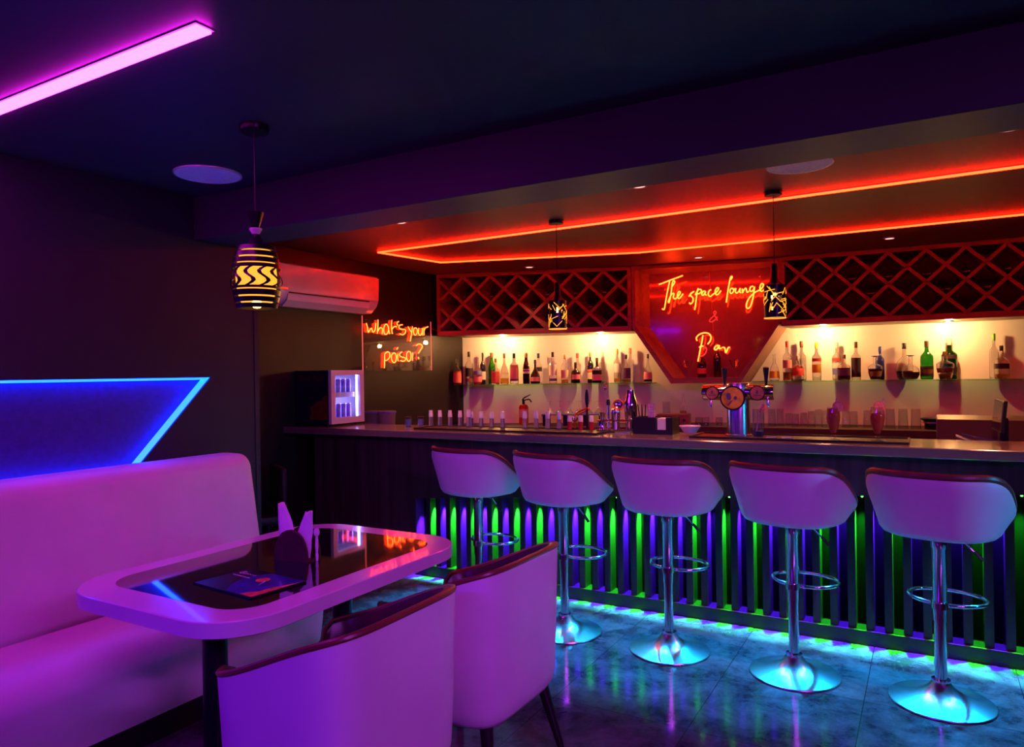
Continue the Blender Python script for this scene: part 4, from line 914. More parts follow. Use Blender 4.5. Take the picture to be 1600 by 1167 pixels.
# wine bottles lying in the lattice cabinets
def rack_bottle(origin, ang, u, zv, lab, y=0.05):
    d = Vector((math.cos(ang), math.sin(ang), 0)); n = Vector((-math.sin(ang), math.cos(ang), 0)); r = 0.036
    p = Vector(origin) + d * u + Vector((0, y, zv + r * 1.4142 + 0.024))
    t = thing('wine_bottle', lab, 'bottle', p, 0, 'wine bottles lying in the lattice cabinets')
    rot = Matrix.Rotation(-PI / 2, 4, 'X')
    bm = B(); lathe(bm, [(0, 0.02), (r * .55, 0.004), (r * .85, 0), (r, 0.006), (r, 0.19), (r * .8, 0.215), (0.015, 0.245), (0.0135, 0.30), (0, 0.30)], 24, mat=rot); obj('bottle_glass', bm, M['glass_dark'], t, True)
    bm = B(); lathe(bm, [(0.0137, 0.255), (0.0148, 0.255), (0.0148, 0.303), (0, 0.303), (0, 0.3005), (0.0137, 0.3005)], 16, mat=rot); obj('foil', bm, CAPS['red'], t, True)
p_ = 0.284; zb_, zt_ = 0.05, 0.633 - 0.04; hh_ = zt_ - zb_
ORD = ['first', 'second', 'third', 'fourth', 'fifth', 'sixth', 'seventh', 'eighth', 'ninth', 'tenth']
cl = [(0.28 + p_ * k, 0.5) for k in range(6)]; cl2 = [(0.28 + p_ * (k + 0.5), 0.25) for k in (0, 1, 2, 4)]
for i, (u, f) in enumerate(cl): rack_bottle((*FL[0], 1.815), aL, u, zb_ + hh_ * f, 'wine bottle in top row of the left lattice cabinet, %s from its left' % ORD[i])
for i, (u, f) in enumerate(cl2): rack_bottle((*FL[0], 1.815), aL, u, zb_ + hh_ * f, 'wine bottle in middle row of the left lattice cabinet, %s from its left' % ORD[i])
k0 = [uR + p_ * k for k in (1, 2, 3, 4, 5)]
for i, u in enumerate(k0): rack_bottle((*FR[0], 1.815), aR, u, zb_ + hh_ * 0.5, 'wine bottle in top row of the right lattice cabinet, %s from the sign' % ORD[i])
for i, u in enumerate([uR + p_ * (k + .5) for k in (1, 3, 4)]): rack_bottle((*FR[0], 1.815), aR, u, zb_ + hh_ * 0.25, 'wine bottle in middle row of the right lattice cabinet, %s from the sign' % ORD[i])

# ---------------------------------------------------------------- things standing on the bar
def bx(px, y): return at(px, 660, y=y).x
def mat_(px0, px1, y0, y1, lab):
    x0, x1 = bx(px0, y0), bx(px1, y0)
    t = thing('bar_mat', lab, 'bar mat', ((x0 + x1) / 2, (y0 + y1) / 2, ZC), 0, 'black rubber bar mats'); w, d = (x1 - x0) / 2, (y1 - y0) / 2
    bm = B(); box(bm, (-w, -d, 0), (w, d, 0.006), 0.002, seg=1); obj('mat_base', bm, M['rubber'], t)
    bm = B()
    for lo, hi in (((-w, -d, 0.006), (w, -d + 0.012, 0.013)), ((-w, d - 0.012, 0.006), (w, d, 0.013)), ((-w, -d + .012, 0.006), (-w + 0.012, d - .012, 0.013)), ((w - 0.012, -d + .012, 0.006), (w, d - .012, 0.013))): box(bm, lo, hi)
    obj('raised_edge', bm, M['rubber'], t)
    return x0, x1
mat_(646, 932, 4.10, 4.40, 'black rubber bar mat under the row of white-capped little bottles')
mat_(1076, 1420, 4.10, 4.40, 'black rubber bar mat under the two red cocktails')
ZM = ZC + 0.0062
def vial(px, ytop, lab, pink=False, y=4.37):
    x = bx(px, y); h = at(px, ytop, y=y).z - ZM; r = 0.0165
    t = thing('syrup_bottle', lab, 'bottle', (x, y, ZM), 0, 'white-capped little bottles on the bar mat')
    bm = B(); lathe(bm, [(0, 0), (r, 0), (r * 1.05, 0.004), (r * .9, h * .6), (r * .86, h * .72), (0, h * .72)], 20); obj('bottle_glass', bm, LIQ['red'] if pink else M['plastic_clear'], t, True)
    bm = B(); lathe(bm, [(r * .5, h * .58), (r * .95, h * .58), (r * .93, h * .80), (r * .84, h * .82), (r * .82, h), (0, h), (0, h * .722), (r * .5, h * .722)], 20); obj('cap', bm, CAPS['white'], t, True)
M['plastic_clear'] = P('frosted_clear_plastic', (0.70, 0.68, 0.76), 0.12, trans=0.8, ior=1.2, var=0.03)
VX = [(673.5, 641), (687.5, 641), (703.3, 641), (719, 641.5), (732, 640), (736.5, 643), (752, 643), (768.3, 643), (785.3, 643), (820, 642.5), (837.5, 642), (855.7, 642.5), (873.5, 644)]
for i, (px, yt) in enumerate(VX): vial(px, yt, 'white-capped little bottle on the black bar mat, %s from the lit cooler' % (ORD + ['eleventh', 'twelfth', 'thirteenth'])[i], y=4.37 if i != 4 else 4.335)
for i, px in enumerate((890, 907, 924)): vial(px, 649.5, 'short pink-filled little bottle with white cap, %s of three left of the tool rack' % ORD[i], True)
def jar(px, y, h, r, lab, lid, liq=None):
    t = thing('glass_jar', lab, 'jar', (bx(px, y), y, ZC), 0, 'small jars by the cooler')
    bm = B(); lathe(bm, [(0, 0), (r, 0), (r * 1.04, 0.004), (r, h * .85), (r - .002, h * .85), (r - .002, 0.004), (0, 0.004)], 20); obj('jar_glass', bm, M['thin'], t, True)
    bm = B(); lathe(bm, [(0, 0.0045), (r - .003, 0.0045), (r - .003, h * .75), (0, h * .75)], 20); obj('filling', bm, liq or LABS['blue'], t, True)
    bm = B(); lathe(bm, [(0, h * .852), (r * 1.05, h * .852), (r * 1.05, h), (0, h)], 20); obj('lid', bm, CAPS['black' if lid else 'white'], t, True)
jar(638, 4.30, 0.075, 0.024, 'glass jar with dark lid on the bar, left of the mat', True); jar(657.5, 4.42, 0.07, 0.024, 'glass jar with black lid just behind the left end of the mat', True)
# plastic tubs between the cooler and the jars
for i, (px, w, lab) in enumerate(((584, 0.15, 'clear plastic tub with blue lid beside the lit cooler'), (605, 0.13, 'clear plastic tub with blue lid right of its twin, nearer the jars'))):
    y = 4.72; t = thing('plastic_tub', lab, 'tub', (bx(px, y), y, 0.98), 0, 'plastic tubs behind the bar'); h = at(px, 642, y=y).z - 0.98
    bm = B(); lathe(bm, [(0, 0), (w * .42, 0), (w * .47, h * .88), (w * .45, h * .88), (w * .40, 0.004), (0, 0.004)], 24, sq=4); obj('tub_body', bm, M['plastic_clear'], t, True)
    bm = B(); lathe(bm, [(0, h * .885), (w * .5, h * .885), (w * .5, h * .97), (w * .47, h), (0, h)], 24, sq=4); obj('tub_lid', bm, LABS['blue'], t, True)
bm = B(); box(bm, (X2 + 0.004, 4.47, 0.94), (bx(640, 4.9), 4.98, 0.98)); box(bm, (X2 + 0.004, 4.485, 0), (bx(640, 4.9) - 0.02, 4.96, 0.94)); tag(obj('side_cabinet', bm, M['blackwood']), 'dark side unit in the corner behind the lit cooler', 'cabinet')

# tool rack with shaker and bar tools
RX0, RX1 = bx(935, 4.36), bx(994, 4.36); RC = (RX0 + RX1) / 2; RW = (RX1 - RX0) / 2
t = thing('tool_rack', 'chrome two-rail rack holding bar tools and a shaker', 'rack', (RC, 4.36, ZC))
bm = B()
for z in (0.012, 0.075):
    tube(bm, [(x, y, z) for x, y in rrect(-RW, -0.05, RW, 0.05, 0.02, 4)], 0.004, 8, closed=True)
for x in (-RW + .02, RW - .02):
    for y in (-0.05, 0.05): tube(bm, [(x, y, 0), (x, y, 0.075)], 0.003, 8)
obj('rails', bm, M['chrome'], t, True)
bm = B(); box(bm, (-RW + .01, -0.045, 0.006), (RW - .01, 0.045, 0.010)); obj('floor_plate', bm, M['chrome'], t)
ZR = ZC + 0.0105
def simple(name, lab, cat, px, y, prof, mat, h_pt=None, z=ZR, seg=24, group=None, sm=True):
    bm = B(); lathe(bm, prof, seg); return tag(obj(name, bm, mat, None, sm, (bx(px, y), y, z)), lab, cat, group)
sh_ = thing('cocktail_shaker', 'tall steel cocktail shaker standing in the tool rack', 'shaker', (bx(986, 4.37), 4.37, ZR))
bm = B(); lathe(bm, [(0, 0), (0.030, 0), (0.034, 0.01), (0.042, 0.165), (0, 0.165)], 28); obj('tin', bm, M['chrome'], sh_, True)
bm = B(); lathe(bm, [(0, 0.163), (0.0425, 0.163), (0.041, 0.18), (0.027, 0.225), (0.023, 0.262), (0, 0.262)], 28); obj('upper_tin', bm, M['chrome'], sh_, True)
simple('jigger', 'steel jigger measure at the left in the tool rack', 'jigger', 941, 4.37, [(0, 0.05), (0.004, 0.045), (0.020, 0), (0.0215, 0), (0.007, 0.055), (0.022, 0.115), (0.0205, 0.115), (0.003, 0.06), (0, 0.058)], M['chrome'])
ms = thing('muddler', 'steel muddler with black knob standing in the tool rack', 'muddler', (bx(951, 4.39), 4.39, ZR))
bm = B(); lathe(bm, [(0, 0), (0.011, 0), (0.011, 0.02), (0.0075, 0.03), (0.0075, 0.165), (0, 0.165)], 16); obj('rod', bm, M['chrome'], ms, True)
bm = B(); lathe(bm, [(0, 0.160), (0.012, 0.162), (0.013, 0.185), (0.009, 0.2), (0, 0.202)], 16); obj('knob', bm, M['black'], ms, True)
bm = B(); tube(bm, [(0, 0, 0), (0.004, 0, 0.12), (0.001, 0, 0.26)], 0.002, 6); lathe(bm, [(0, 0.258), (0.007, 0.264), (0.010, 0.275), (0.006, 0.29), (0, 0.296)], 12); tag(obj('bar_spoon', bm, M['chrome'], None, True, (bx(946.5, 4.35), 4.35, ZR)), 'long thin steel bar spoon rising above the tool rack', 'spoon')
bs = thing('cocktail_strainer', 'round mesh strainer leaning up out of the tool rack', 'strainer', (bx(966, 4.37), 4.37, ZR))
rot = Matrix.Translation((0.002, 0, 0.165)) @ Matrix.Rotation(R(72), 4, 'X') @ Matrix.Rotation(R(10), 4, 'Y')
bm = B(); tube(bm, [rot @ Vector((0.034 * math.cos(2 * PI * k / 28), 0.034 * math.sin(2 * PI * k / 28), 0)) for k in range(28)], 0.004, 8, closed=True); obj('rim', bm, M['red'], bs, True)
bm = B(); lathe(bm, [(0.033, 0), (0.024, -0.010), (0, -0.014), (0, -0.0125), (0.0235, -0.0085), (0.032, 0.001)], 24, mat=rot); obj('mesh_bowl', bm, M['chrome'], bs, True)
bm = B(); tube(bm, [(0.0, 0.004, 0.125), (0.004, 0.006, 0.06), (0.006, 0.006, 0.004)], 0.004, 8); obj('handle', bm, M['chrome'], bs, True)
simple('mixing_tin', 'short steel mixing tin in the tool rack below the strainer', 'tin', 962, 4.34, [(0, 0), (0.022, 0), (0.031, 0.11), (0.034, 0.125), (0.026, 0.142), (0.012, 0.148), (0, 0.149)], M['chrome'])
bl = thing('bottle_opener_blade', 'upright bar blade with oval black handle behind the pink bottles', 'bar blade', (bx(917.5, 4.43), 4.43, ZC))
bm = B(); box(bm, (-0.008, -0.0015, 0), (0.008, 0.0015, 0.16)); obj('blade', bm, M['black'], bl)
bm = B(); bmesh.ops.create_uvsphere(bm, u_segments=16, v_segments=12, radius=1); bm.transform(Matrix.Translation((0, 0, 0.215)) @ Matrix.Diagonal((0.014, 0.006, 0.062, 1))); obj('handle', bm, M['black'], bl, True)
sq_ = thing('citrus_squeezer', 'red-handled citrus squeezer lying over the pink little bottles', 'squeezer', (bx(908, 4.43), 4.43, ZC))
bm = B(); tube(bm, smooth_pts([(-0.045, 0, 0.0), (-0.048, 0, 0.08), (-0.03, 0, 0.115), (0.01, 0, 0.135), (0.055, 0, 0.15)], 4), 0.007, 8); tube(bm, smooth_pts([(-0.03, 0.01, 0.10), (-0.005, 0.012, 0.112), (0.03, 0.012, 0.128), (0.06, 0.012, 0.148)], 4), 0.006, 8); obj('handle', bm, M['red'], sq_, True)
bm = B(); lathe(bm, [(0, 0), (0.016, 0.006), (0.022, 0.022), (0.020, 0.034), (0, 0.036)], 18, (-0.042, -0.008, 0.055)); obj('press_cup', bm, M['chrome'], sq_, True)

# napkin caddy with straws
CX0, CX1 = bx(995, 4.33), bx(1056, 4.33); cw = (CX1 - CX0) / 2
t = thing('napkin_caddy', 'black bar caddy holding straws and white napkins', 'caddy', ((CX0 + CX1) / 2, 4.33, ZC))
bm = B()
for lo, hi in (((-cw, -0.07, 0), (cw, 0.07, 0.006)), ((-cw, -0.07, 0.006), (0.02, -0.064, 0.105)), ((-cw, 0.064, 0.006), (cw, 0.07, 0.105)), ((-cw, -0.064, 0.006), (-cw + 0.006, 0.064, 0.105)), ((cw - 0.006, -0.064, 0.006), (cw, 0.064, 0.105)), ((0.015, -0.064, 0.006), (0.021, 0.064, 0.105)),
               ((0.085, -0.07, 0.006), (cw, -0.064, 0.105)), ((-0.045, -0.064, 0.006), (-0.041, 0.064, 0.105)), ((0.021, -0.07, 0.006), (0.085, -0.064, 0.03))): box(bm, lo, hi)
obj('caddy_body', bm, M['black'], t); cc = t.location.copy()
bm = B(); box(bm, (-0.03, -0.05, 0), (0.03, 0.05, 0.092), 0.003, seg=1); tag(obj('napkin_stack', bm, M['paper'], None, False, cc + Vector((0.053, 0, 0.0063))), 'stack of white paper napkins in the black bar caddy', 'napkins')
M['straw_stripe'] = P('striped_paper_straw', (0.55, 0.22, 0.55), 0.6, scale=60, var=0.7, stretch=(1, 1, 1.5))
def straw(px, y, z0, L_, lean, mat, lab, group, r=0.003, base=None):
    b = base or Vector((bx(px, y), y, z0)); bm = B(); tube(bm, [(0, 0, 0), (lean[0], lean[1], L_)], r, 8)
    return tag(obj('drinking_straw', bm, mat, None, True, b), lab, 'straw', group)
for i in range(6): straw(0, 0, 0, 0.175, (0.012 * (i - 4), 0.004), M['black'], 'black straw in the bar caddy beside the shaker, one of a bunch', 'black straws in the caddy', 0.0032, cc + Vector((-cw + 0.014 + 0.0075 * i, -0.03 + 0.018 * (i % 4), 0.0065)))
for i in range(6): straw(0, 0, 0, 0.180, (-0.004 + 0.003 * i, 0.003), M['straw_stripe'], 'purple striped paper straw in the bar caddy, one of a bunch', 'striped straws in the caddy', 0.0036, cc + Vector((-0.034 + 0.0085 * (i % 3), -0.03 + 0.03 * (i // 3), 0.0065)))
simple('white_bowl', 'small white bowl on the bar right of the black caddy', 'bowl', 1078, 4.26, [(0, 0), (0.030, 0), (0.036, 0.006), (0.050, 0.026), (0.066, 0.046), (0.063, 0.047), (0.046, 0.026), (0.03, 0.008), (0, 0.007)], M['plastic_white'], z=ZC + 0.013, seg=32)

# beer tower
BY = 4.305; BXc = bx(1154, BY)
bt = thing('beer_tower', 'chrome beer tap tower with three round badges and black handles', 'beer tap', (BXc, BY, ZC + 0.0065))
zt0 = at(1154, 613, y=BY).z - ZC - 0.0065
bm = B(); lathe(bm, [(0, 0), (0.075, 0), (0.075, 0.006), (0.066, 0.010), (0.066, zt0 + 0.03), (0.060, zt0 + 0.055), (0, zt0 + 0.055)], 36); obj('column', bm, M['brushed'], bt, True)
rotx = Matrix.Translation((0, 0, zt0)) @ Matrix.Rotation(PI / 2, 4, 'Y')
bm = B(); lathe(bm, [(0, -0.205), (0.040, -0.205), (0.045, -0.198), (0.045, -0.07), (0.052, -0.068), (0.052, 0.062), (0.045, 0.064), (0.045, 0.196), (0.040, 0.203), (0, 0.203)], 32, mat=rotx); obj('cross_tube', bm, M['chrome'], bt, True)
M['badge_gold'] = P('gold_badge', (0.72, 0.28, 0.03), 0.3, scale=18, var=0.5); M['badge_red'] = P('red_gold_badge', (0.42, 0.12, 0.07), 0.35, scale=30, var=0.4)
for x, z, r, mname, dp in ((-0.138, zt0 - 0.002, 0.036, 'badge_red', 0.046), (0.118, zt0 - 0.002, 0.040, 'badge_red', 0.046), (-0.015, zt0 - 0.03, 0.066, 'badge_gold', 0.072)):
    rr_ = Matrix.Translation((x, -dp, z)) @ Matrix.Rotation(PI / 2, 4, 'X')
    bm = B(); lathe(bm, [(0, -0.012), (r * .5, -0.012), (r * 1.08, 0.0), (r * 1.08, 0.008), (r * 0.98, 0.010), (r * 0.96, 0.007), (0, 0.007)], 32, mat=rr_); hb = obj('badge_rim', bm, M['metal_dark'], bt, True)
    bm = B(); lathe(bm, [(0, 0.0072), (r * .95, 0.0072), (r * .95, 0.0085), (0, 0.0085)], 32, mat=rr_); obj('badge_face', bm, M[mname], hb, True)
    bm = B()
    if r > 0.05:
        for pts in ([(-0.03, 0.03), (-0.012, 0.028), (-0.006, 0.0), (-0.012, -0.012), (-0.03, -0.008), (-0.036, 0.012)], [(0.008, 0.006), (0.02, 0.012), (0.028, 0.002), (0.02, -0.01), (0.008, -0.006)], [(-0.03, -0.042), (-0.012, -0.018), (0.004, -0.01), (-0.006, -0.024), (-0.022, -0.044)]):
            prism(bm, [Vector((x + a, -dp - 0.0087, z + b)) for a, b in pts], (0, -0.0008, 0))
    else:
        prism(bm, [Vector((x + 0.010 * math.cos(k * 2 * PI / 5 + .3) * (1 if k % 2 else .6), -dp - 0.0087, z + 0.006 + 0.012 * math.sin(k * 2 * PI / 5 + .3))) for k in range(5)], (0, -0.0008, 0))
        box(bm, (x - 0.020, -dp - 0.0095, z - 0.014), (x + 0.020, -dp - 0.0087, z - 0.010))
    obj('badge_emblem', bm, LABS['purple'], hb)
for px in (1133.3, 1198):
    x = bx(px, BY) - BXc
    bm = B(); lathe(bm, [(0, 0.044), (0.007, 0.044), (0.008, 0.06), (0.010, 0.08), (0.017, 0.135), (0.017, 0.142), (0.012, 0.146), (0, 0.147)], 18, (x, 0, zt0)); obj('tap_handle', bm, M['black'], bt, True)
for x in (-0.15, 0.175):
    bm = B(); tube(bm, [(x, -0.035, zt0 - 0.03), (x, -0.04, zt0 - 0.055), (x, -0.042, zt0 - 0.085)], 0.007, 10); obj('spout', bm, M['chrome'], bt, True)

# drinks
def cocktail(px, lab, ytop, fill, slice_dx, h0=0.0):
    y = 4.20; x = bx(px, y); h = at(px, ytop, y=y).z - ZM
    t = thing('cocktail_glass', lab, 'cocktail', (x, y, ZM), 0, 'red cocktails on the bar mat')
    s = 0.036; R_ = 0.036
    def rad(z): f = (z - s) / (h - s); return R_ * (0.20 + 0.80 * math.sin(PI * min(1, max(0, f * .62 + .04))) ** .75) if f < .68 else R_ * (1.0 - 0.16 * (f - .68) / .32)
    zs = [s + 0.004 + (h - s - 0.004) * i / 10 for i in range(11)]
    pr = [(0, 0), (0.034, 0), (0.034, 0.003), (0.010, 0.008), (0.008, 0.016), (0.013, 0.022), (0.008, 0.028), (0.006, s)] + [(rad(z), z) for z in zs]
    inn = [(rad(z) - 0.002, z) for z in zs[::-1]]
    bm = B(); lathe(bm, pr + inn + [(0, s + 0.006)], 28); obj('glass_bowl', bm, M['thin'], t, True)
    zl = s + (h - s) * fill
    bm = B(); lathe(bm, [(0, s + 0.0065)] + [(rad(z) - 0.0026, z + 0.001) for z in zs if z < zl - .002] + [(rad(zl) - 0.0026, zl), (0, zl)], 28); obj('drink', bm, M['drink_red'], t, True)
    bm = B(); c_ = Matrix.Translation((slice_dx, -0.01, h + 0.004)) @ Matrix.Rotation(R(80), 4, 'X') @ Matrix.Rotation(R(15), 4, 'Y'); lathe(bm, [(0, -0.002), (0.026, -0.002), (0.028, 0), (0.026, 0.002), (0, 0.002)], 24, mat=c_); sl_ = obj('citrus_slice', bm, M['citrus'], t, True)
    bm = B(); lathe(bm, [(0.024, -0.0024), (0.0285, -0.0022), (0.0285, 0.0022), (0.024, 0.0024)], 24, mat=c_); obj('peel', bm, CAPS['orange'], sl_, True)
    st_b = Vector((-0.004, 0.0, s + 0.03)); bm = B(); tube(bm, [st_b, st_b + Vector((0.022 if slice_dx > .015 else 0.034, 0.0, h - s + 0.018))], 0.0032, 8); obj('straw', bm, M['straw_stripe'], t, True)
M['drink_red'] = P('red_orange_drink', (0.92, 0.17, 0.07), 0.08, trans=0.15, ior=1.33); M['citrus'] = P('grapefruit_flesh', (0.85, 0.25, 0.10), 0.4, scale=60, var=0.3)
cocktail(1302, 'tall red cocktail with a grapefruit slice on its rim, left of the pair', 636, 0.96, 0.026)
cocktail(1371, 'tall red cocktail with leaning striped straw, nearest the mat end', 636, 0.76, 0.010)
y = 4.18; tg = thing('highball_glass', 'tall glass with a little blue drink and a striped straw by the beer tower', 'glass', (bx(1185, y), y, ZM)); h = at(1185, 639, y=y).z - ZM
bm = B(); lathe(bm, [(0, 0), (0.030, 0), (0.033, h), (0.031, h), (0.028, 0.008), (0, 0.008)], 28); obj('glass_wall', bm, M['thin'], tg, True)
bm = B(); lathe(bm, [(0, 0.0085), (0.0275, 0.0085), (0.0282, h * .24), (0, h * .24)], 28); obj('drink', bm, LIQ['blue'], tg, True)
bm = B(); tube(bm, [(-0.015, 0, 0.02), (0.022, 0, h + 0.045)], 0.0032, 8); obj('straw', bm, M['straw_stripe'], tg, True)
bm = B(); lathe(bm, [(0, -0.002), (0.024, -0.002), (0.025, 0), (0.024, 0.002), (0, 0.002)], 24, mat=Matrix.Translation((0.030, 0.004, h + 0.006)) @ Matrix.Rotation(R(78), 4, 'X')); obj('citrus_slice', bm, M['citrus'], tg, True)
for i, px in enumerate((1203, 1228)):
    bm = B(); tube(bm, [(-0.02, -0.01, 0.0035), (0.03, 0.03, 0.0035)], 0.0032, 8); tag(obj('drinking_straw', bm, CAPS['white'], None, True, (bx(px, 4.2), 4.2, ZM)), 'short white straw lying on the mat, %s from the beer tower' % ORD[i], 'straw', 'white straws lying on the mat')

# ---------------------------------------------------------------- things on the back counter
def bk(px, d, line): p = at(px, 660, line=off(line, d)); return Vector((p.x, p.y, BCZ))
def tumbler(px, d, h, r, lab, line=FR, group='glasses on the back counter', taper=0.85):
    bm = B(); lathe(bm, [(r, 0), (r * taper, h - 0.004), (r * taper - 0.002, h), (0, h), (0, h - 0.006), (r * taper - 0.004, h - 0.006), (r - 0.002, 0)], 24)
    return tag(obj('drinking_glass', bm, M['thin'], None, True, bk(px, d, line)), lab, 'glass', group)
gi = [(1206, 0.12, 0.165, 0.038), (1219, 0.18, 0.165, 0.038), (1232, 0.26, 0.12, 0.036), (1243, 0.16, 0.12, 0.036), (1256, 0.2, 0.13, 0.036), (1268, 0.12, 0.15, 0.036), (1279, 0.2, 0.16, 0.036), (1290, 0.13, 0.155, 0.036), (1322, 0.16, 0.15, 0.038), (1334, 0.22, 0.145, 0.038), (1356, 0.2, 0.155, 0.04), (1391, 0.12, 0.175, 0.042), (1411, 0.12, 0.175, 0.042), (1431, 0.12, 0.175, 0.042)]
for i, (px, d, h, r) in enumerate(gi): tumbler(px, d, h, r, 'upturned clear glass on the back counter, %s from the beer tower' % (ORD + ['eleventh', 'twelfth', 'thirteenth', 'fourteenth'])[i])
for i, px in enumerate((1092, 1103, 1124)): tumbler(px, 0.16, 0.085, 0.04, 'short upturned clear glass behind the bar, %s right of the white bowl' % ORD[i], line=FM)
# dish rack with upturned cocktail glasses
q = bk(897, 0.18, FL); t = thing('dish_rack', 'black glass rack with draining shelf on the back counter', 'rack', q, aL)
wr = (at(936, 660, line=off(FL, .18)) - at(842, 660, line=off(FL, .18))).to_2d().length / 2
ht = at(897, 646, line=off(FL, 0.18)).z - BCZ
bm = B()
for x in (-wr, -wr * .33, wr * .33, wr - 0.05): box(bm, (x, -0.10, 0), (x + 0.05, 0.14, ht - 0.012))
obj('support', bm, M['black'], t)
bm = B(); box(bm, (-wr - .01, -0.12, ht - 0.012), (wr + .01, 0.16, ht)); obj('draining_shelf', bm, M['brushed'], t)
for i in range(6):
    x = -wr * .8 + i * wr * .32; bm = B(); h = 0.125; r = 0.05
    lathe(bm, [(r, 0), (0.006, 0.058), (0.004, 0.065), (0.004, h - 0.006), (r * .75, h - 0.002), (r * .75, h), (0, h), (0, 0.060), (0.004, 0.055), (r - 0.002, 0)], 24)
    v = Matrix.Rotation(aL, 4, 'Z') @ Vector((x, 0.0 + 0.04 * (i % 2), ht + 0.0005))
    tag(obj('cocktail_glass', bm, M['thin'], None, True, q + v), 'upturned cocktail glass on the black draining rack, %s from the fire extinguisher' % ORD[i], 'glass', 'upturned cocktail glasses')
# fire extinguisher
q = bk(818.5, 0.34, FL); fe = thing('fire_extinguisher', 'small red fire extinguisher standing against the splashback', 'fire extinguisher', q, aL)
ze = at(818.5, 631.5, line=off(FL, 0.34)).z - BCZ
bm = B(); lathe(bm, [(0, 0), (0.047, 0), (0.050, 0.008), (0.050, ze - 0.03), (0.040, ze - 0.008), (0.018, ze), (0, ze)], 28); obj('cylinder', bm, M['red'], fe, True)
bm = B(); lathe(bm, [(0, ze - .001), (0.014, ze), (0.014, ze + 0.03), (0, ze + 0.03)], 16); box(bm, (-0.012, -0.012, ze + 0.025), (0.012, 0.012, ze + 0.05), 0.003, seg=1); obj('valve', bm, M['metal_dark'], fe, True)
bm = B(); prism(bm, [(-0.02, -0.007, ze + 0.045), (0.005, -0.007, ze + 0.075), (0.075, -0.007, ze + 0.105), (0.078, -0.007, ze + 0.098), (0.015, -0.007, ze + 0.062), (-0.01, -0.007, ze + 0.040)], (0, 0.014, 0)); obj('handle', bm, M['black'], fe)
bm = B(); tube(bm, smooth_pts([(0.012, 0, ze + 0.042), (0.06, 0, ze + 0.05), (0.085, 0, ze + 0.02)], 4), 0.007, 8); obj('nozzle', bm, M['black'], fe, True)
bm = B(); lathe(bm, [(0.0502, ze * .35), (0.0508, ze * .35), (0.0508, ze * .75), (0.0502, ze * .75)], 28); bmesh.ops.delete(bm, geom=[v for v in bm.verts if v.co.y > -0.015], context='VERTS'); obj('paper_label', bm, LABS['cream'], fe, True)
# brown machine with a jar and a decanter on top
q = bk(1053, 0.17, FM); t = thing('coffee_machine', 'small brown bar machine with a dark front below the display box', 'machine', q, FMa)
hm = at(1053, 646, line=off(FM, .17)).z - BCZ; wm = 0.155
bm = B(); box(bm, (-wm, -0.1, 0), (wm, 0.13, hm), 0.008); obj('body', bm, M['cabinet'], t)
bm = B(); box(bm, (-wm + .02, -0.106, 0.02), (wm - .09, -0.0985, hm - 0.03)); obj('front_panel', bm, M['black'], t)
bm = B(); lathe(bm, [(0, 0), (0.016, 0), (0.014, 0.014), (0, 0.014)], 16, mat=Matrix.Translation((wm - 0.05, -0.0995, hm * .5)) @ Matrix.Rotation(PI / 2, 4, 'X')); obj('knob', bm, M['chrome'], t, True)
qz = Vector((0, 0, hm + 0.0005))
bm = B(); lathe(bm, [(0, 0), (0.038, 0), (0.038, 0.11), (0.036, 0.115), (0.034, 0.11), (0.034, 0.004), (0, 0.004)], 24); tag(obj('glass_jug', bm, M['thin'], None, True, q + qz + FMd * -0.07), 'straight clear glass jug on the brown machine', 'jug')
bottle(q + qz + FMd * 0.085 + Vector((0, .02, 0)), 0.20, 0.034, 'bell', G, None, [], ('tea', .15), 'small clear carafe standing on the brown machine', group='carafes')
# stack of trays, dark cupboard, till screen and brochures at the right
q = bk(1462, 0.16, FR); t = thing('stock_pot', 'dark round pot with overhanging lid on the back counter', 'pot', q); hp = at(1462, 652, line=off(FR, .16)).z - BCZ
bm = B(); lathe(bm, [(0, 0), (0.085, 0), (0.085, hp - 0.05), (0, hp - 0.05)], 32); obj('pot_body', bm, M['metal_dark'], t, True)
bm = B(); lathe(bm, [(0, hp - 0.0495), (0.10, hp - 0.0495), (0.10, hp - 0.035), (0, hp - 0.035)], 32); obj('tray', bm, M['brushed'], t, True)
bm = B(); lathe(bm, [(0, hp - 0.0345), (0.085, hp - 0.0345), (0.115, hp - 0.018), (0.115, hp - 0.008), (0.09, hp), (0, hp)], 32); obj('lid', bm, M['metal_dark'], t, True)
yq = 5.05; x0 = bx(1464, yq); zt_q = at(1464, 655, y=yq).z
t = thing('dark_cupboard', 'dark maroon cupboard behind the right end of the bar', 'cupboard', (x0, yq, 0))
bm = B(); box(bm, (0, 0, 0.05), (1.2, 0.5, zt_q), 0.004, seg=1); obj('carcass', bm, M['cabinet_dark'] if 'cabinet_dark' in M else P('dark_maroon_laminate', (0.10, 0.03, 0.035), 0.4), t)
bm = B(); box(bm, (0.02, 0.03, 0), (1.18, 0.48, 0.05)); obj('plinth', bm, M['black'], t)
ym = 4.70; sm = thing('till_screen', 'slim black till screen seen edge-on at the right end of the bar', 'screen', (bx(1556, ym), ym, 0.98), R(-87))
zb1 = at(1552, 624, y=ym).z - 0.98
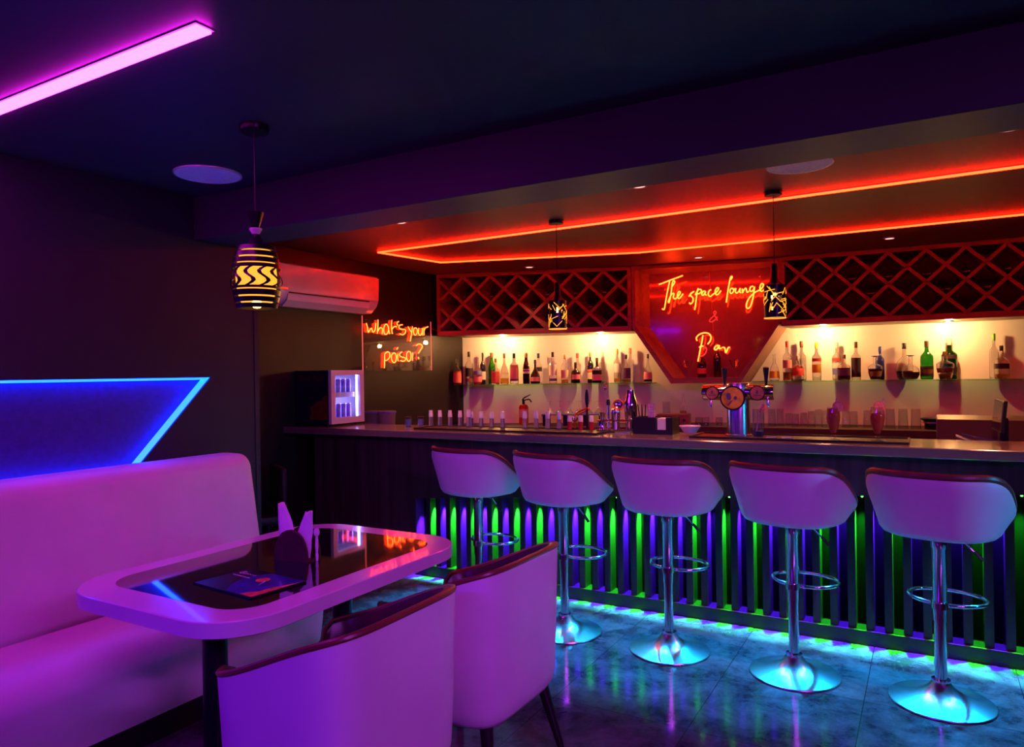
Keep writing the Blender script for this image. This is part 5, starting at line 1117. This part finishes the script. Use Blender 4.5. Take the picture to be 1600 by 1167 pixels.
bm = B(); rt = Matrix.Rotation(R(-6), 4, 'X'); box(bm, (-0.17, -0.010, 0.085), (0.17, 0.008, zb1), 0.004, mat=rt); obj('casing', bm, M['black'], sm)
bm = B(); box(bm, (-0.16, -0.0125, 0.095), (0.16, -0.0102, zb1 - 0.01), mat=rt); obj('glass_front', bm, M['acrylic'], sm)
bm = B(); box(bm, (-0.05, 0.0, 0.0), (0.05, 0.10, 0.02), 0.004); box(bm, (-0.03, 0.012, 0.015), (0.03, 0.055, 0.16), 0.01); obj('stand', bm, M['black'], sm)
bm = B(); box(bm, (-0.15, -0.20, 0.0), (0.62, 0.25, 0.02)); box(bm, (-0.12, -0.18, -0.98), (0.6, 0.22, 0.0)); tag(obj('till_stand', bm, M['blackwood'], None, False, (bx(1556, ym), ym + 0.02, 0.9595)), 'dark stand under the till screen behind the bar', 'stand')
for i, (px, dx, a, mm, lab) in enumerate(((1520, 0.0, 20, 'm_white', 'white-edged brochure propped open on the stand by the till screen'), (1531, 0.0, 11, 'm_blue', 'blue brochure lying over the white one by the till screen'))):
    bm = B(); box(bm, (-0.085, -0.06, 0), (0.085, 0.06, 0.004), mat=Matrix.Rotation(R(a), 4, 'Y')); 
    tag(obj('brochure', bm, M[mm], None, False, (bx(px, 4.62), 4.60 + .02 * i, 1.012 + 0.018 * i)), lab, 'brochure', 'brochures by the till')

# dark chair in the corner beyond the sofa
t = thing('dining_chair', 'black padded chair in the dark gap between the wall and the bar', 'chair', (-4.08, 3.36, 0), R(150))
bm = B(); box(bm, (-0.21, -0.2, 0.42), (0.21, 0.21, 0.48), 0.02); obj('seat', bm, M['rubber'], t, True)
bm = B(); box(bm, (-0.2, -0.235, 0.50), (0.2, -0.185, 0.80), 0.024, seg=3); obj('backrest', bm, M['rubber'], t, True)
for sx in (-1, 1):
    for sy in (-1, 1):
        bm = B(); tube(bm, [(sx * 0.18, sy * 0.17, 0.43), (sx * 0.195, sy * 0.19, 0)], 0.014, 10); obj('leg', bm, M['black'], t, True)
